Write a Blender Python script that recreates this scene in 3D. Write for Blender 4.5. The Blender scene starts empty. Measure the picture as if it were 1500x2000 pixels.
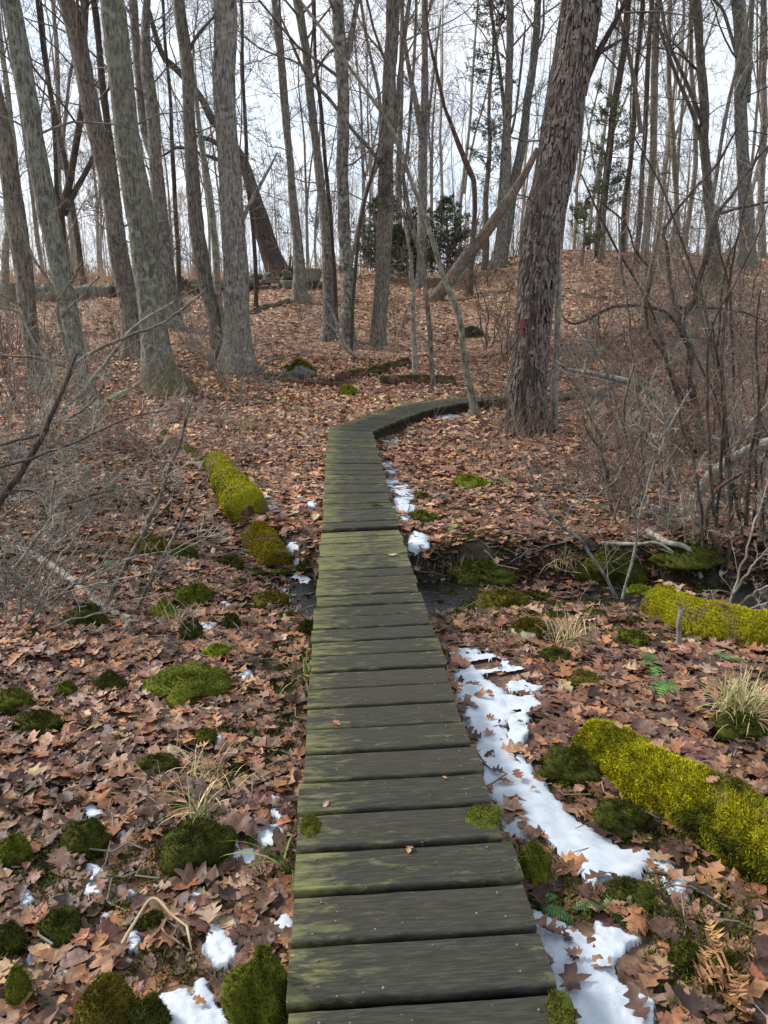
import bpy, math, time
import numpy as np
from math import radians as RAD
T0 = time.time()
sc = bpy.context.scene
COL = sc.collection
# ------------------------------------------------------------------ camera
PITCH = RAD(16.35)
CAMZ = 1.5
FPX = 1500.0
cam_d = bpy.data.cameras.new('camera')
cam = bpy.data.objects.new('camera', cam_d); COL.objects.link(cam)
cam_d.sensor_fit = 'VERTICAL'; cam_d.sensor_height = 36.0; cam_d.lens = 27.0
cam_d.clip_start = 0.05; cam_d.clip_end = 2000
cam.location = (0, 0, CAMZ); cam.rotation_euler = (math.pi/2-PITCH, 0, 0)
sc.camera = cam
# ------------------------------------------------------------------ world + sun
SUN_EL, SUN_AZ = 38.0, 292.0      # azimuth clockwise from +Y
w = bpy.data.worlds.new('World'); sc.world = w; w.use_nodes = True
nt = w.node_tree; nt.nodes.clear()
def N(t, **k):
    n = nt.nodes.new(t)
    for a, b in k.items(): setattr(n, a, b)
    return n
wo = N('ShaderNodeOutputWorld'); mixs = N('ShaderNodeMixShader')
bg1 = N('ShaderNodeBackground'); bg2 = N('ShaderNodeBackground')
sky = N('ShaderNodeTexSky', sky_type='NISHITA'); sky.sun_disc = False
sky.sun_elevation = RAD(SUN_EL); sky.sun_rotation = RAD(SUN_AZ); sky.air_density = 1.0; sky.dust_density = 2.5
nt.links.new(sky.outputs[0], bg1.inputs[0]); bg1.inputs[1].default_value = 0.11
tc = N('ShaderNodeTexCoord'); mp = N('ShaderNodeMapping'); mp.inputs['Scale'].default_value = (1, 1, 2.6)
nz = N('ShaderNodeTexNoise'); nz.inputs['Scale'].default_value = 2.4; nz.inputs['Detail'].default_value = 7; nz.inputs['Roughness'].default_value = .6
cr = N('ShaderNodeValToRGB'); cr.color_ramp.elements[0].position = .38; cr.color_ramp.elements[1].position = .66
cr.color_ramp.elements[0].color = (.69, .81, .97, 1); cr.color_ramp.elements[1].color = (.93, .96, 1.0, 1)
nt.links.new(tc.outputs['Generated'], mp.inputs[0]); nt.links.new(mp.outputs[0], nz.inputs[0]); nt.links.new(nz.outputs[0], cr.inputs[0])
nt.links.new(cr.outputs[0], bg2.inputs[0]); bg2.inputs[1].default_value = .86
mixs.inputs[0].default_value = .9
nt.links.new(bg1.outputs[0], mixs.inputs[1]); nt.links.new(bg2.outputs[0], mixs.inputs[2]); nt.links.new(mixs.outputs[0], wo.inputs[0])
sd = bpy.data.lights.new('sun', 'SUN'); sd.energy = 3.0; sd.angle = RAD(12); sd.color = (1, .95, .86)
so = bpy.data.objects.new('sun', sd); COL.objects.link(so)
so.rotation_euler = (RAD(90-SUN_EL), 0, RAD(180-SUN_AZ)); so.location = (-8, -8, 20)
sc.view_settings.view_transform = 'Standard'; sc.view_settings.look = 'None'
sc.view_settings.exposure = 0.7; sc.view_settings.gamma = 1.0
sc.cycles.use_denoising = True
sc.cycles.max_bounces = 6; sc.cycles.diffuse_bounces = 3; sc.cycles.glossy_bounces = 2; sc.cycles.transmission_bounces = 2
sc.cycles.volume_bounces = 0
# ------------------------------------------------------------------ noise
def _h(ix, iy, iz):
    h = (ix.astype(np.int64)*374761393 + iy.astype(np.int64)*668265263 + iz.astype(np.int64)*2147483647*3+ iz.astype(np.int64)*1274126177) & 0xffffffff
    h = ((h ^ (h >> 13)) * 1274126177) & 0xffffffff
    h = ((h ^ (h >> 15)) * 2246822519) & 0xffffffff
    return ((h ^ (h >> 16)) & 0xffffff) / float(0xffffff)
def vn(x, y, z=None):
    x = np.asarray(x, float); y = np.asarray(y, float)
    z = np.zeros_like(x) if z is None else np.asarray(z, float)
    x, y, z = np.broadcast_arrays(x, y, z)
    fx, fy, fz = np.floor(x), np.floor(y), np.floor(z)
    u, v, t = x-fx, y-fy, z-fz
    u = u*u*(3-2*u); v = v*v*(3-2*v); t = t*t*(3-2*t)
    r = 0
    for a in (0, 1):
        for b in (0, 1):
            for c in (0, 1):
                r = r + _h(fx+a, fy+b, fz+c)*(u if a else 1-u)*(v if b else 1-v)*(t if c else 1-t)
    return r*2-1
def fbm(x, y, z=None, o=4, g=.5):
    s, a = 0, 1.0
    x = np.asarray(x, float); y = np.asarray(y, float); z = 0*x if z is None else np.asarray(z, float)
    for i in range(o):
        s = s + a*vn(x+17.3*i, y-9.1*i, z+5.7*i); x = x*2.03; y = y*2.03; z = z*2.03; a *= g
    return s
def sstep(a, b, x):
    t = np.clip((x-a)/(b-a), 0, 1); return t*t*(3-2*t)
# ------------------------------------------------------------------ terrain
PC = np.array([(-6,-.12),(0,-.16),(1.3,-.25),(3,-.43),(4,-.54),(4.8,-.66),(6.2,-.62),(8,-.63),(10,-.67),(12,-.68),(14,-.62),(16,-.50),(18,-.28),(20,.0),(22.5,.45),(25,.9),(30,1.72),(34,1.95),(40,1.85),(60,1.7),(400,1.0)])
PL = np.array([(-6,-.12),(0,-.16),(1.3,-.25),(3,-.43),(4,-.54),(4.8,-.62),(6.2,-.66),(8,-.66),(10,-.67),(12,-.62),(14,-.5),(16,-.32),(18,-.1),(20,.2),(22.5,.52),(25,.85),(30,1.28),(34,1.5),(40,1.5),(60,1.35),(400,1.0)])
PR = np.array([(-6,-.12),(0,-.16),(1.3,-.25),(3,-.43),(4,-.54),(4.8,-.66),(6.2,-.60),(8,-.58),(10,-.57),(12,-.5),(14,-.35),(16,.0),(18,.42),(20,.88),(22.5,1.38),(25,1.85),(30,2.55),(34,2.85),(40,2.8),(60,2.4),(400,1.0)])
def creek_c(x):
    return np.where(x < -.4, 5.55 + (-.4-x)*.85, 5.6+.12*np.sin(x*1.3))
def G(x, y):
    x = np.asarray(x, float); y = np.asarray(y, float)
    c = np.interp(y, PC[:,0], PC[:,1]); l = np.interp(y, PL[:,0], PL[:,1]); r = np.interp(y, PR[:,0], PR[:,1])
    wl = sstep(-1.5, -6.5, x); wr = sstep(1.5, 7, x)
    z = c*(1-wl-wr)+l*wl+r*wr
    z = z + .045*fbm(x*.9, y*.9, o=3) * sstep(.3, 2.5, np.hypot(x*1.3, y)) + .25*vn(x*.13+3, y*.13)*sstep(14, 30, y)
    # creek
    d = y-creek_c(x) + .13*fbm(x*2.2, y*.7+4, o=3)
    near = sstep(-.95, -.42, d); far = 1-sstep(.30, .56, d)
    dep = np.where(x > -.4, .27, .27*np.clip(1-(-.4-x)/1.9, 0, 1))
    z = z - dep*near*far
    z = z + .05*sstep(.4, .7, d)*(1-sstep(.8, 1.6, d))*sstep(.3, 1, x)
    return z
def ray(px, py):
    a = (np.asarray(px, float)-750)/FPX; b = (1000-np.asarray(py, float))/FPX
    cx, sx = math.cos(PITCH), math.sin(PITCH)
    return np.stack([a, cx+b*sx, -sx+b*cx], -1)      # per unit optical depth
def hit(px, py, f=G, tmax=90.):
    """where the ray through a photo pixel meets a height function"""
    d = ray(px, py).reshape(-1, 3)
    T = .8*1.012**np.arange(400); T = T[T < tmax]; X_ = d[:,0:1]*T; Y_ = d[:,1:2]*T; Z_ = CAMZ+d[:,2:3]*T
    below = Z_ <= f(X_, Y_); below[:,-1] = True; k = np.maximum(below.argmax(1), 1)
    lo, hi = T[k-1].copy(), T[k].copy()
    for _ in range(2):
        q = np.linspace(0, 1, 24)[None]; t = lo[:,None]+(hi-lo)[:,None]*q
        bl = CAMZ+d[:,2:3]*t <= f(d[:,0:1]*t, d[:,1:2]*t); bl[:,-1] = True; k = np.maximum(bl.argmax(1), 1); r = np.arange(len(d)); lo, hi = t[r,k-1], t[r,k]
    p = d*hi[:,None]; p[:,2] += CAMZ
    return p
def at(px, py, Y):
    """point of the vertical plane y = Y seen at a photo pixel"""
    d = ray(px, py); k = Y/d[...,1]
    p = d*np.asarray(k)[...,None]; p[...,2] += CAMZ
    return p
def depth_of(p): return p[...,1]*math.cos(PITCH) - (p[...,2]-CAMZ)*math.sin(PITCH)
# ------------------------------------------------------------------ mesh + object helpers
def mesh_np(name, V, F, mat=None, smooth=True, col=None, mats=None, midx=None):
    """F: list of (k,4) or (k,3) int arrays"""
    me = bpy.data.meshes.new(name)
    F = [np.asarray(f, np.int32) for f in (F if isinstance(F, list) else [F]) if len(f)]
    V = np.asarray(V, np.float32)
    me.vertices.add(len(V)); me.vertices.foreach_set('co', V.ravel())
    nl = sum(f.size for f in F); npoly = sum(len(f) for f in F)
    me.loops.add(nl); me.polygons.add(npoly)
    me.loops.foreach_set('vertex_index', np.concatenate([f.ravel() for f in F]))
    tot = np.concatenate([np.full(len(f), f.shape[1], np.int32) for f in F])
    st = np.concatenate([[0], np.cumsum(tot)[:-1]]).astype(np.int32)
    me.polygons.foreach_set('loop_start', st)
    try: me.polygons.foreach_set('loop_total', tot)
    except Exception: pass
    me.polygons.foreach_set('use_smooth', np.full(npoly, smooth))
    if col is not None:
        ca = me.color_attributes.new('col', 'FLOAT_COLOR', 'POINT')
        c = np.ones((len(V), 4), np.float32); c[:, :3] = col; ca.data.foreach_set('color', c.ravel())
    if mat: me.materials.append(mat)
    if mats:
        for m in mats: me.materials.append(m)
        me.polygons.foreach_set('material_index', midx.astype(np.int32))
    me.update(calc_edges=True); me.validate()
    return me
class MB:
    def __init__(s): s.V, s.F, s.C, s.n = [], [], [], 0
    def add(s, V, F, col=None):
        V = np.asarray(V, float).reshape(-1, 3)
        for f in (F if isinstance(F, list) and isinstance(F[0], np.ndarray) else [np.array(F)]):
            if len(f): s.F.append(np.asarray(f)+s.n)
        s.V.append(V); s.n += len(V)
        if col is not None: s.C.append(np.broadcast_to(np.asarray(col, float), (len(V), 3)))
    def mesh(s, name, mat, off=(0,0,0), smooth=True):
        V = np.concatenate(s.V)-np.asarray(off, float)
        q = [f for f in s.F if f.shape[1] == 4]; t = [f for f in s.F if f.shape[1] == 3]
        F = []
        if q: F.append(np.concatenate(q))
        if t: F.append(np.concatenate(t))
        return mesh_np(name, V, F, mat, smooth, np.concatenate(s.C) if s.C else None)
    def obj(s, name, mat, parent=None, smooth=True, off=None):
        o0 = off if off is not None else ((0,0,0) if parent is None else root_loc(parent))
        o = bpy.data.objects.new(name, s.mesh(name, mat, o0, smooth)); COL.objects.link(o)
        if parent is not None: o.parent = parent
        elif off is not None: o.location = off
        return o
def root_loc(o):
    x = np.zeros(3)
    while o is not None: x = x+np.array(o.location); o = o.parent
    return x
def tag(o, label=None, cat=None, group=None, kind=None):
    if label: o['label'] = label
    if cat: o['category'] = cat
    if group: o['group'] = group
    if kind: o['kind'] = kind
    return o
def thing(name, label, cat, loc, group=None):
    o = bpy.data.objects.new(name, None); o.empty_display_size = .2; COL.objects.link(o)
    o.location = [float(v) for v in loc]
    return tag(o, label, cat, group)
def copy_tree(o, parent=None):
    c = o.copy(); COL.objects.link(c); c.parent = parent
    for ch in list(o.children): copy_tree(ch, c)
    return c
# tubes ------------------------------------------------------------
def nrm(v): return v/np.maximum(np.linalg.norm(v, axis=-1, keepdims=True), 1e-9)
def tubes(mb, P, R, sides=3, col=None, cap=False):
    P = np.asarray(P, float); R = np.asarray(R, float)
    if P.ndim == 2: P = P[None]; R = R[None]
    m, n, _ = P.shape
    if m == 0: return
    t = np.empty_like(P); t[:,1:-1] = P[:,2:]-P[:,:-2]; t[:,0] = P[:,1]-P[:,0]; t[:,-1] = P[:,-1]-P[:,-2]
    t = nrm(t); mt = np.abs(t.mean(1)); ref = np.eye(3)[np.argmin(mt, -1)][:,None,:]
    u = nrm(np.cross(t, ref)); v = np.cross(t, u)
    a = np.arange(sides)*2*math.pi/sides
    V = P[:,:,None,:] + R[:,:,None,None]*(np.cos(a)[:,None]*u[:,:,None,:]+np.sin(a)[:,None]*v[:,:,None,:])
    base = (np.arange(m)*n*sides)[:,None,None]; i = (np.arange(n-1)*sides)[None,:,None]; j = np.arange(sides)[None,None,:]
    j2 = (j+1) % sides
    F = np.stack([base+i+j, base+i+j2, base+i+sides+j2, base+i+sides+j], -1).reshape(-1, 4)
    c = None
    if col is not None:
        col = np.asarray(col, float)
        c = col if col.ndim == 1 else np.repeat(col, n*sides, 0)
    mb.add(V.reshape(-1, 3), F, c)
    if cap:
        for e in (0, n-1):
            idx = (np.arange(m)*n*sides)[:,None]+e*sides+np.arange(sides)[None]
            V2 = V.reshape(m, n, sides, 3)[:, e]; ctr = V2.mean(1, keepdims=True)
            VV = np.concatenate([V2, ctr], 1).reshape(-1, 3); b = (np.arange(m)*(sides+1))[:,None,None]
            k = np.arange(sides); tri = np.stack([k, (k+1) % sides, np.full(sides, sides)], -1)[None]
            if e == 0: tri = tri[..., ::-1]
            mb.add(VV, (b+tri).reshape(-1, 3), None if c is None else (col if col.ndim == 1 else np.repeat(col, sides+1, 0)))
def spawn(P, R, k, rng, t0=.2, t1=.97, lf=(.3,.6), ang=(30,65), n=5, rf=.5, wander=.12, up=.05, rmin=.003, rl=.011, shrink=.55):
    """k child polylines on every parent polyline"""
    m, pn, _ = P.shape
    L = np.linalg.norm(np.diff(P, axis=1), axis=-1).sum(1)
    t = rng.uniform(t0, t1, (m, k)); fi = t*(pn-1); i = np.clip(fi.astype(int), 0, pn-2); f = (fi-i)[...,None]
    mi = np.arange(m)[:,None]
    pos = P[mi,i]*(1-f)+P[mi,i+1]*f; tan = nrm(P[mi,i+1]-P[mi,i]); rr = R[mi,i]*(1-f[...,0])+R[mi,i+1]*f[...,0]
    q = m*k; pos = pos.reshape(q,3); tan = tan.reshape(q,3); rr = rr.reshape(q)
    rnd = nrm(rng.normal(size=(q,3))); side = nrm(rnd-(rnd*tan).sum(-1,keepdims=True)*tan)
    a = np.radians(rng.uniform(ang[0], ang[1], q))[:,None]
    d = nrm(tan*np.cos(a)+side*np.sin(a))
    ln = (L[:,None]*rng.uniform(lf[0], lf[1], (m,k))*(1-shrink*t)).reshape(q)
    r0 = np.clip(np.minimum(rr*rf, ln*rl), rmin, None)
    out = np.empty((q,n,3)); out[:,0] = pos; st = (ln/(n-1))[:,None]
    for s in range(1, n):
        d = nrm(d+rng.normal(size=(q,3))*wander+np.array([0,0,up])); out[:,s] = out[:,s-1]+d*st
    R2 = r0[:,None]*(1-np.linspace(0,1,n)[None]*.75); R2 = np.maximum(R2, rmin*.6)
    return out, R2
def catmull(pts, per):
    p = np.asarray(pts, float); p = np.vstack([2*p[0]-p[1], p, 2*p[-1]-p[-2]]); out = []
    for i in range(1, len(p)-2):
        t = np.linspace(0,1,per,endpoint=False)[:,None]
        a,b,c,d = p[i-1],p[i],p[i+1],p[i+2]
        out.append(.5*((2*b)+(c-a)*t+(2*a-5*b+4*c-d)*t*t+(3*b-a-3*c+d)*t**3))
    out.append(p[-2][None]); return np.vstack(out)
def resample(P, n):
    s = np.r_[0, np.cumsum(np.linalg.norm(np.diff(P[:,:3],axis=0),axis=1))]
    q = np.linspace(0, s[-1], n); return np.stack([np.interp(q, s, P[:,k]) for k in range(P.shape[1])], -1)
# ------------------------------------------------------------------ materials
def mat_new(name):
    m = bpy.data.materials.new(name); m.use_nodes = True; t = m.node_tree; t.nodes.clear()
    o = t.nodes.new('ShaderNodeOutputMaterial'); b = t.nodes.new('ShaderNodeBsdfPrincipled'); t.links.new(b.outputs[0], o.inputs[0])
    b.inputs['Roughness'].default_value = .85; b.inputs['Specular IOR Level'].default_value = .3
    return m, t, b
def nd(t, ty, ins=None, **k):
    n = t.nodes.new(ty)
    for a, b in k.items(): setattr(n, a, b)
    for a, b in (ins or {}).items():
        if hasattr(b, 'is_output') or isinstance(b, bpy.types.NodeSocket): t.links.new(b, n.inputs[a])
        else: n.inputs[a].default_value = b
    return n
def ramp(t, fac, stops):
    r = t.nodes.new('ShaderNodeValToRGB'); e = r.color_ramp.elements
    while len(e) < len(stops): e.new(.5)
    for x, (p, c) in zip(e, stops): x.position = p; x.color = (c[0], c[1], c[2], 1) if not np.isscalar(c) else (c, c, c, 1)
    t.links.new(fac, r.inputs[0]); return r.outputs[0]
def mixc(t, fac, a, b, mode='MIX'):
    n = t.nodes.new('ShaderNodeMix'); n.data_type = 'RGBA'; n.blend_type = mode
    for s, v in ((n.inputs[0], fac), (n.inputs[6], a), (n.inputs[7], b)):
        if isinstance(v, bpy.types.NodeSocket): t.links.new(v, s)
        elif np.isscalar(v): s.default_value = v
        else: s.default_value = (v[0], v[1], v[2], 1)
    return n.outputs[2]
def coords(t, scale=(1,1,1), which='Object'):
    c = t.nodes.new('ShaderNodeTexCoord'); m = t.nodes.new('ShaderNodeMapping'); m.inputs['Scale'].default_value = scale
    t.links.new(c.outputs[which], m.inputs[0]); return m.outputs[0]
def noise(t, vec, scale, detail=4, rough=.55, dist=0):
    return nd(t, 'ShaderNodeTexNoise', {'Vector': vec, 'Scale': scale, 'Detail': detail, 'Roughness': rough, 'Distortion': dist}).outputs[0]
def bump(t, b, h, strength, dist):
    n = nd(t, 'ShaderNodeBump', {'Height': h, 'Strength': strength, 'Distance': dist}); t.links.new(n.outputs[0], b.inputs['Normal'])
def bark(name, dark, light, lich, lam=.5, fz=.16, sc_=38, bs=.9, moss=None):
    dark, light, lich = [tuple(k*x for x in c_) for k, c_ in ((1.15, dark), (1.42, light), (1.25, lich))]
    m, t, b = mat_new(name)
    v = coords(t, (1,1,fz)); v1 = coords(t)
    n1 = noise(t, v, sc_, 5, .62, .4); n2 = noise(t, v1, 2.3, 4, .6); n3 = noise(t, v1, 9, 5, .6)
    n4 = noise(t, coords(t, (1,1,.4)), 95, 4, .7)
    c = ramp(t, n1, [(.36, dark), (.61, light)]); c = mixc(t, .5, c, ramp(t, n4, [(.3, (.45,.44,.43)), (.7, (1.5,1.5,1.5))]), 'MULTIPLY')
    lf = ramp(t, n3, [(lam, 0), (lam+.13, 1)])
    lf2 = mixc(t, 1, lf, ramp(t, n2, [(.35, .0), (.6, .9)]), 'MULTIPLY')
    c = mixc(t, lf2, c, lich)
    c = mixc(t, ramp(t, n2, [(.3, .0), (.75, .45)]), c, [x*.62 for x in dark])
    if moss:
        sep = nd(t, 'ShaderNodeSeparateXYZ', {0: v1}); 
        nn_ = nd(t, 'ShaderNodeMath', {0: noise(t, v, 7, 5, .7), 1: 2.6}, operation='MULTIPLY')
        mm = nd(t, 'ShaderNodeMath', {0: sep.outputs[2], 1: nn_.outputs[0]}, operation='SUBTRACT')
        mm = nd(t, 'ShaderNodeMath', {0: mm.outputs[0], 1: 1.2}, operation='ADD')
        c = mixc(t, ramp(t, mm.outputs[0], [(.0, .8), (.45, 0)]), c, moss)
    t.links.new(c, b.inputs['Base Color']); bump(t, b, mixc(t, .35, n1, n4), bs, .02)
    b.inputs['Roughness'].default_value = .9; b.inputs['Specular IOR Level'].default_value = .2
    return m
B_GREEN = bark('bark grey green', (.034,.032,.024), (.17,.165,.135), (.25,.26,.21), .48)
B_BROWN = bark('bark brown', (.038,.031,.024), (.185,.16,.13), (.25,.24,.2), .52)
B_GREY = bark('bark grey', (.042,.036,.03), (.23,.21,.18), (.33,.33,.29), .5)
B_PALE = bark('bark pale', (.095,.088,.07), (.24,.225,.19), (.32,.33,.28), .5, fz=.5, sc_=20, bs=.4)
B_DARK = bark('bark dark', (.028,.022,.018), (.085,.068,.055), (.13,.13,.10), .6)
B_SHAG = bark('bark shaggy', (.016,.012,.010), (.085,.066,.055), (.16,.15,.12), .55, fz=.2, sc_=24, bs=1.)
B_PLATE = bark('bark plates', (.06,.048,.04), (.17,.14,.122), (.25,.235,.205), .5, fz=.25, sc_=30, bs=.8)
B_MOTT = bark('bark mottled', (.045,.038,.03), (.13,.115,.095), (.34,.34,.29), .44, fz=.4, sc_=22)
B_TAN = bark('bark stripped', (.065,.05,.038), (.17,.135,.105), (.2,.185,.15), .6, fz=.08, sc_=30, bs=.5)
B_SUNLIT = bark('bark sunlit', (.08,.068,.05), (.23,.2,.15), (.27,.255,.2), .52)  # warm sunlight on the right background trunks painted into the bark colour
B_ROT = bark('bark rotten', (.03,.018,.012), (.11,.06,.04), (.10,.10,.05), .55, fz=.2, sc_=20)
def twigm(name, c1, c2):
    m, t, b = mat_new(name)
    n = noise(t, coords(t), 5, 3); t.links.new(ramp(t, n, [(.35, c1), (.65, c2)]), b.inputs['Base Color']); b.inputs['Roughness'].default_value = .8
    return m
TW_GREY = twigm('twig grey', (.085,.072,.06), (.22,.19,.155))
TW_PALE = twigm('twig pale', (.15,.13,.105), (.36,.32,.265))
TW_RED = twigm('twig reddish', (.085,.055,.045), (.22,.14,.115))
TW_DARK = twigm('twig dark', (.022,.018,.014), (.07,.058,.045))
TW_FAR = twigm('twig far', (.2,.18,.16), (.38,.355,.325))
TW_STRAW = twigm('dry straw', (.30,.22,.12), (.50,.40,.24))
def colmat(name, rough=.6, spec=.35, bs=.0, trans=0, bscale=60):
    m, t, b = mat_new(name)
    a = nd(t, 'ShaderNodeVertexColor', layer_name='col').outputs[0]
    n = noise(t, coords(t), bscale, 5, .65)
    c = mixc(t, 1, a, ramp(t, n, [(.28, (.5,.48,.47)), (.72, (1.3,1.27,1.25))]), 'MULTIPLY')
    t.links.new(c, b.inputs['Base Color']); b.inputs['Roughness'].default_value = rough; b.inputs['Specular IOR Level'].default_value = spec
    if bs: bump(t, b, n, bs, .01)
    return m
M_LEAF = colmat('fallen leaves', .5, .3, .35, bscale=45)
M_MOSS = colmat('moss', .95, .1, .5, bscale=40)
M_STONE = colmat('stone', .85, .3, .6, bscale=25)
M_GRASS = colmat('grass blades', .6, .3)
M_NEEDLE = colmat('evergreen foliage', .7, .2)
# ground: damp soil showing between leaves; a leafy mottle further off
m, t, b = mat_new('forest soil'); M_SOIL = m
v = coords(t, which='Object')
vo = nd(t, 'ShaderNodeTexVoronoi', {'Vector': v, 'Scale': 11.0, 'Randomness': 1.0}); vo2 = nd(t, 'ShaderNodeTexVoronoi', {'Vector': v, 'Scale': 19.0})
sepc = nd(t, 'ShaderNodeSeparateColor', {0: vo.outputs['Color']}); sepd = nd(t, 'ShaderNodeSeparateColor', {0: vo2.outputs['Color']})
lc = ramp(t, sepc.outputs[0], [(.0, (.05,.028,.02)), (.3, (.13,.07,.05)), (.6, (.22,.125,.085)), (.85, (.3,.19,.13)), (1, (.36,.26,.19))])
lc2 = ramp(t, sepd.outputs[1], [(.0, (.06,.035,.028)), (.5, (.17,.095,.065)), (1, (.31,.2,.14))])
lc = mixc(t, ramp(t, noise(t, v, 14, 3), [(.45, 0), (.55, 1)]), lc, lc2)
at_ = nd(t, 'ShaderNodeVertexColor', layer_name='col').outputs[0]
sp = nd(t, 'ShaderNodeSeparateColor', {0: at_})
soil = ramp(t, noise(t, v, 9, 6, .65), [(.3, (.009,.0065,.005)), (.7, (.04,.027,.019))])
lc = mixc(t, 1, lc, (1.5,1.45,1.35), 'MULTIPLY')
c = mixc(t, sp.outputs[0], soil, lc)
gf = ramp(t, noise(t, v, 3, 5, .65), [(.35, (.33,.19,.10)), (.65, (.46,.33,.19))])
c = mixc(t, sp.outputs[1], c, gf)
t.links.new(c, b.inputs['Base Color']); bump(t, b, mixc(t, .5, vo.outputs['Distance'], noise(t, v, 22, 6, .7)), .9, .04)
b.inputs['Roughness'].default_value = .75
# snow
m, t, b = mat_new('snow'); M_SNOW = m
v = coords(t); n = noise(t, v, 220, 3, .7); n2 = noise(t, v, 14, 4)
c = ramp(t, n2, [(.3, (.38,.43,.50)), (.6, (.50,.54,.60))])
c = mixc(t, ramp(t, noise(t, v, 60, 4, .7), [(.6, 0), (.74, .6)]), c, (.36,.28,.22))
t.links.new(c, b.inputs['Base Color'])
b.inputs['Roughness'].default_value = .6; b.inputs['Subsurface Weight'].default_value = .15; b.inputs['Subsurface Radius'].default_value = (.02,.025,.03)
bump(t, b, mixc(t, .4, n, n2), .6, .008)
# water
m, t, b = mat_new('stream water'); M_WATER = m
b.inputs['Base Color'].default_value = (.012,.011,.009,1); b.inputs['Roughness'].default_value = .13; b.inputs['Specular IOR Level'].default_value = .6
bump(t, b, noise(t, coords(t, (1,2.2,1)), 14, 4, .6, .6), .35, .02)
# boardwalk planks
m, t, b = mat_new('weathered plank'); M_PLANK = m
tcn = t.nodes.new('ShaderNodeTexCoord'); oi = t.nodes.new('ShaderNodeObjectInfo')
rv = nd(t, 'ShaderNodeVectorMath', {0: oi.outputs['Random'], 1: (37.1, 11.3, 5.7)}, operation='MULTIPLY')
vv = nd(t, 'ShaderNodeVectorMath', {0: tcn.outputs['Object'], 1: rv.outputs[0]}, operation='ADD').outputs[0]
g1 = nd(t, 'ShaderNodeMapping', {0: vv, 'Scale': (4.5,42,12)}).outputs[0]; g2 = nd(t, 'ShaderNodeMapping', {0: vv, 'Scale': (3.2,11,4)}).outputs[0]
gr = noise(t, g1, 3.2, 6, .65, .3); al = noise(t, g2, 2.6, 6, .68, .4); br = noise(t, vv, 2.2, 3)
c = ramp(t, gr, [(.3, (.016,.0155,.0115)), (.5, (.031,.030,.0225)), (.7, (.055,.052,.039))])
c = mixc(t, ramp(t, oi.outputs['Random'], [(0, .0), (1, .3)]), c, (.05,.042,.031), 'MIX')
sx = nd(t, 'ShaderNodeSeparateXYZ', {0: tcn.outputs['Object']})
ab = nd(t, 'ShaderNodeMath', {0: sx.outputs[0]}, operation='ABSOLUTE').outputs[0]
ed = nd(t, 'ShaderNodeMapRange', {0: ab, 1: .12, 2: .35, 3: 0, 4: .12}).outputs[0]
lf = nd(t, 'ShaderNodeMapRange', {0: sx.outputs[0], 1: .2, 2: -.35, 3: -.04, 4: .10}).outputs[0]
ye = nd(t, 'ShaderNodeMath', {0: sx.outputs[1]}, operation='ABSOLUTE').outputs[0]
ye = nd(t, 'ShaderNodeMapRange', {0: ye, 1: .06, 2: .09, 3: -.02, 4: .035}).outputs[0]
a1 = nd(t, 'ShaderNodeMath', {0: al, 1: ed}, operation='ADD').outputs[0]; a1 = nd(t, 'ShaderNodeMath', {0: a1, 1: lf}, operation='ADD').outputs[0]
a1 = nd(t, 'ShaderNodeMath', {0: a1, 1: ye}, operation='ADD').outputs[0]
at_ = nd(t, 'ShaderNodeVertexColor', layer_name='col').outputs[0]; sp = nd(t, 'ShaderNodeSeparateColor', {0: at_})
a1 = nd(t, 'ShaderNodeMath', {0: a1, 1: sp.outputs[0]}, operation='ADD').outputs[0]
c = mixc(t, ramp(t, a1, [(.57, 0), (.68, .45), (.84, .9)]), c, ramp(t, gr, [(.3, (.07,.074,.026)), (.7, (.23,.23,.09))]))
c = mixc(t, ramp(t, br, [(.66, 0), (.8, .35)]), c, (.13,.07,.045))
sk = noise(t, vv, 85, 2, .5); c = mixc(t, ramp(t, sk, [(.74, 0), (.77, .7)]), c, (.34,.33,.26))
t.links.new(c, b.inputs['Base Color']); b.inputs['Roughness'].default_value = .7; b.inputs['Specular IOR Level'].default_value = .22
bump(t, b, mixc(t, .35, gr, al), .5, .006)
m, t, b = mat_new('dark wet timber'); M_JOIST = m
c = ramp(t, noise(t, coords(t, (1,1,4)), 6, 5), [(.35, (.014,.011,.008)), (.7, (.05,.04,.028))]); t.links.new(c, b.inputs['Base Color'])
m, t, b = mat_new('red blaze paint'); M_RED = m
c = ramp(t, noise(t, coords(t, (1,1,.5)), 45, 4, .7), [(.45, (.16,.014,.02)), (.54, (.08,.04,.035))]); t.links.new(c, b.inputs['Base Color'])
# ================================================================== SETTING
def nonuni(lo, hi, fine, f0, f1, growth):
    a = [f0]
    while a[-1] < f1: a.append(a[-1]+fine)
    s = fine
    while a[-1] < hi: s *= growth; a.append(a[-1]+s)
    b = [f0]; s = fine
    while b[-1] > lo: s *= growth; b.append(b[-1]-s)
    return np.array(b[::-1][:-1]+a)
gx = nonuni(-420, 420, .05, -3.6, 3.6, 1.045); gy = nonuni(-60, 420, .045, .6, 8.0, 1.03)
X, Y = np.meshgrid(gx, gy)
Z = G(X, Y) + .018*fbm(X*4, Y*4, o=3)*(Y < 30)
ny, nx = X.shape; idx = np.arange(ny*nx).reshape(ny, nx)
F = np.stack([idx[:-1,:-1], idx[:-1,1:], idx[1:,1:], idx[1:,:-1]], -1).reshape(-1,4)
dc = Y-creek_c(X)
wet = (1-sstep(.55, .95, np.abs(dc)))*np.where(X > -.6, 1, np.clip(1-(-.6-X)/2, 0, 1))*(np.abs(X) < 30)
leafy = np.clip(sstep(-.3, .5, fbm(X*.6, Y*.6, o=2)+.25+sstep(6, 12, Y)) - wet*1.2, 0, 1)
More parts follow.
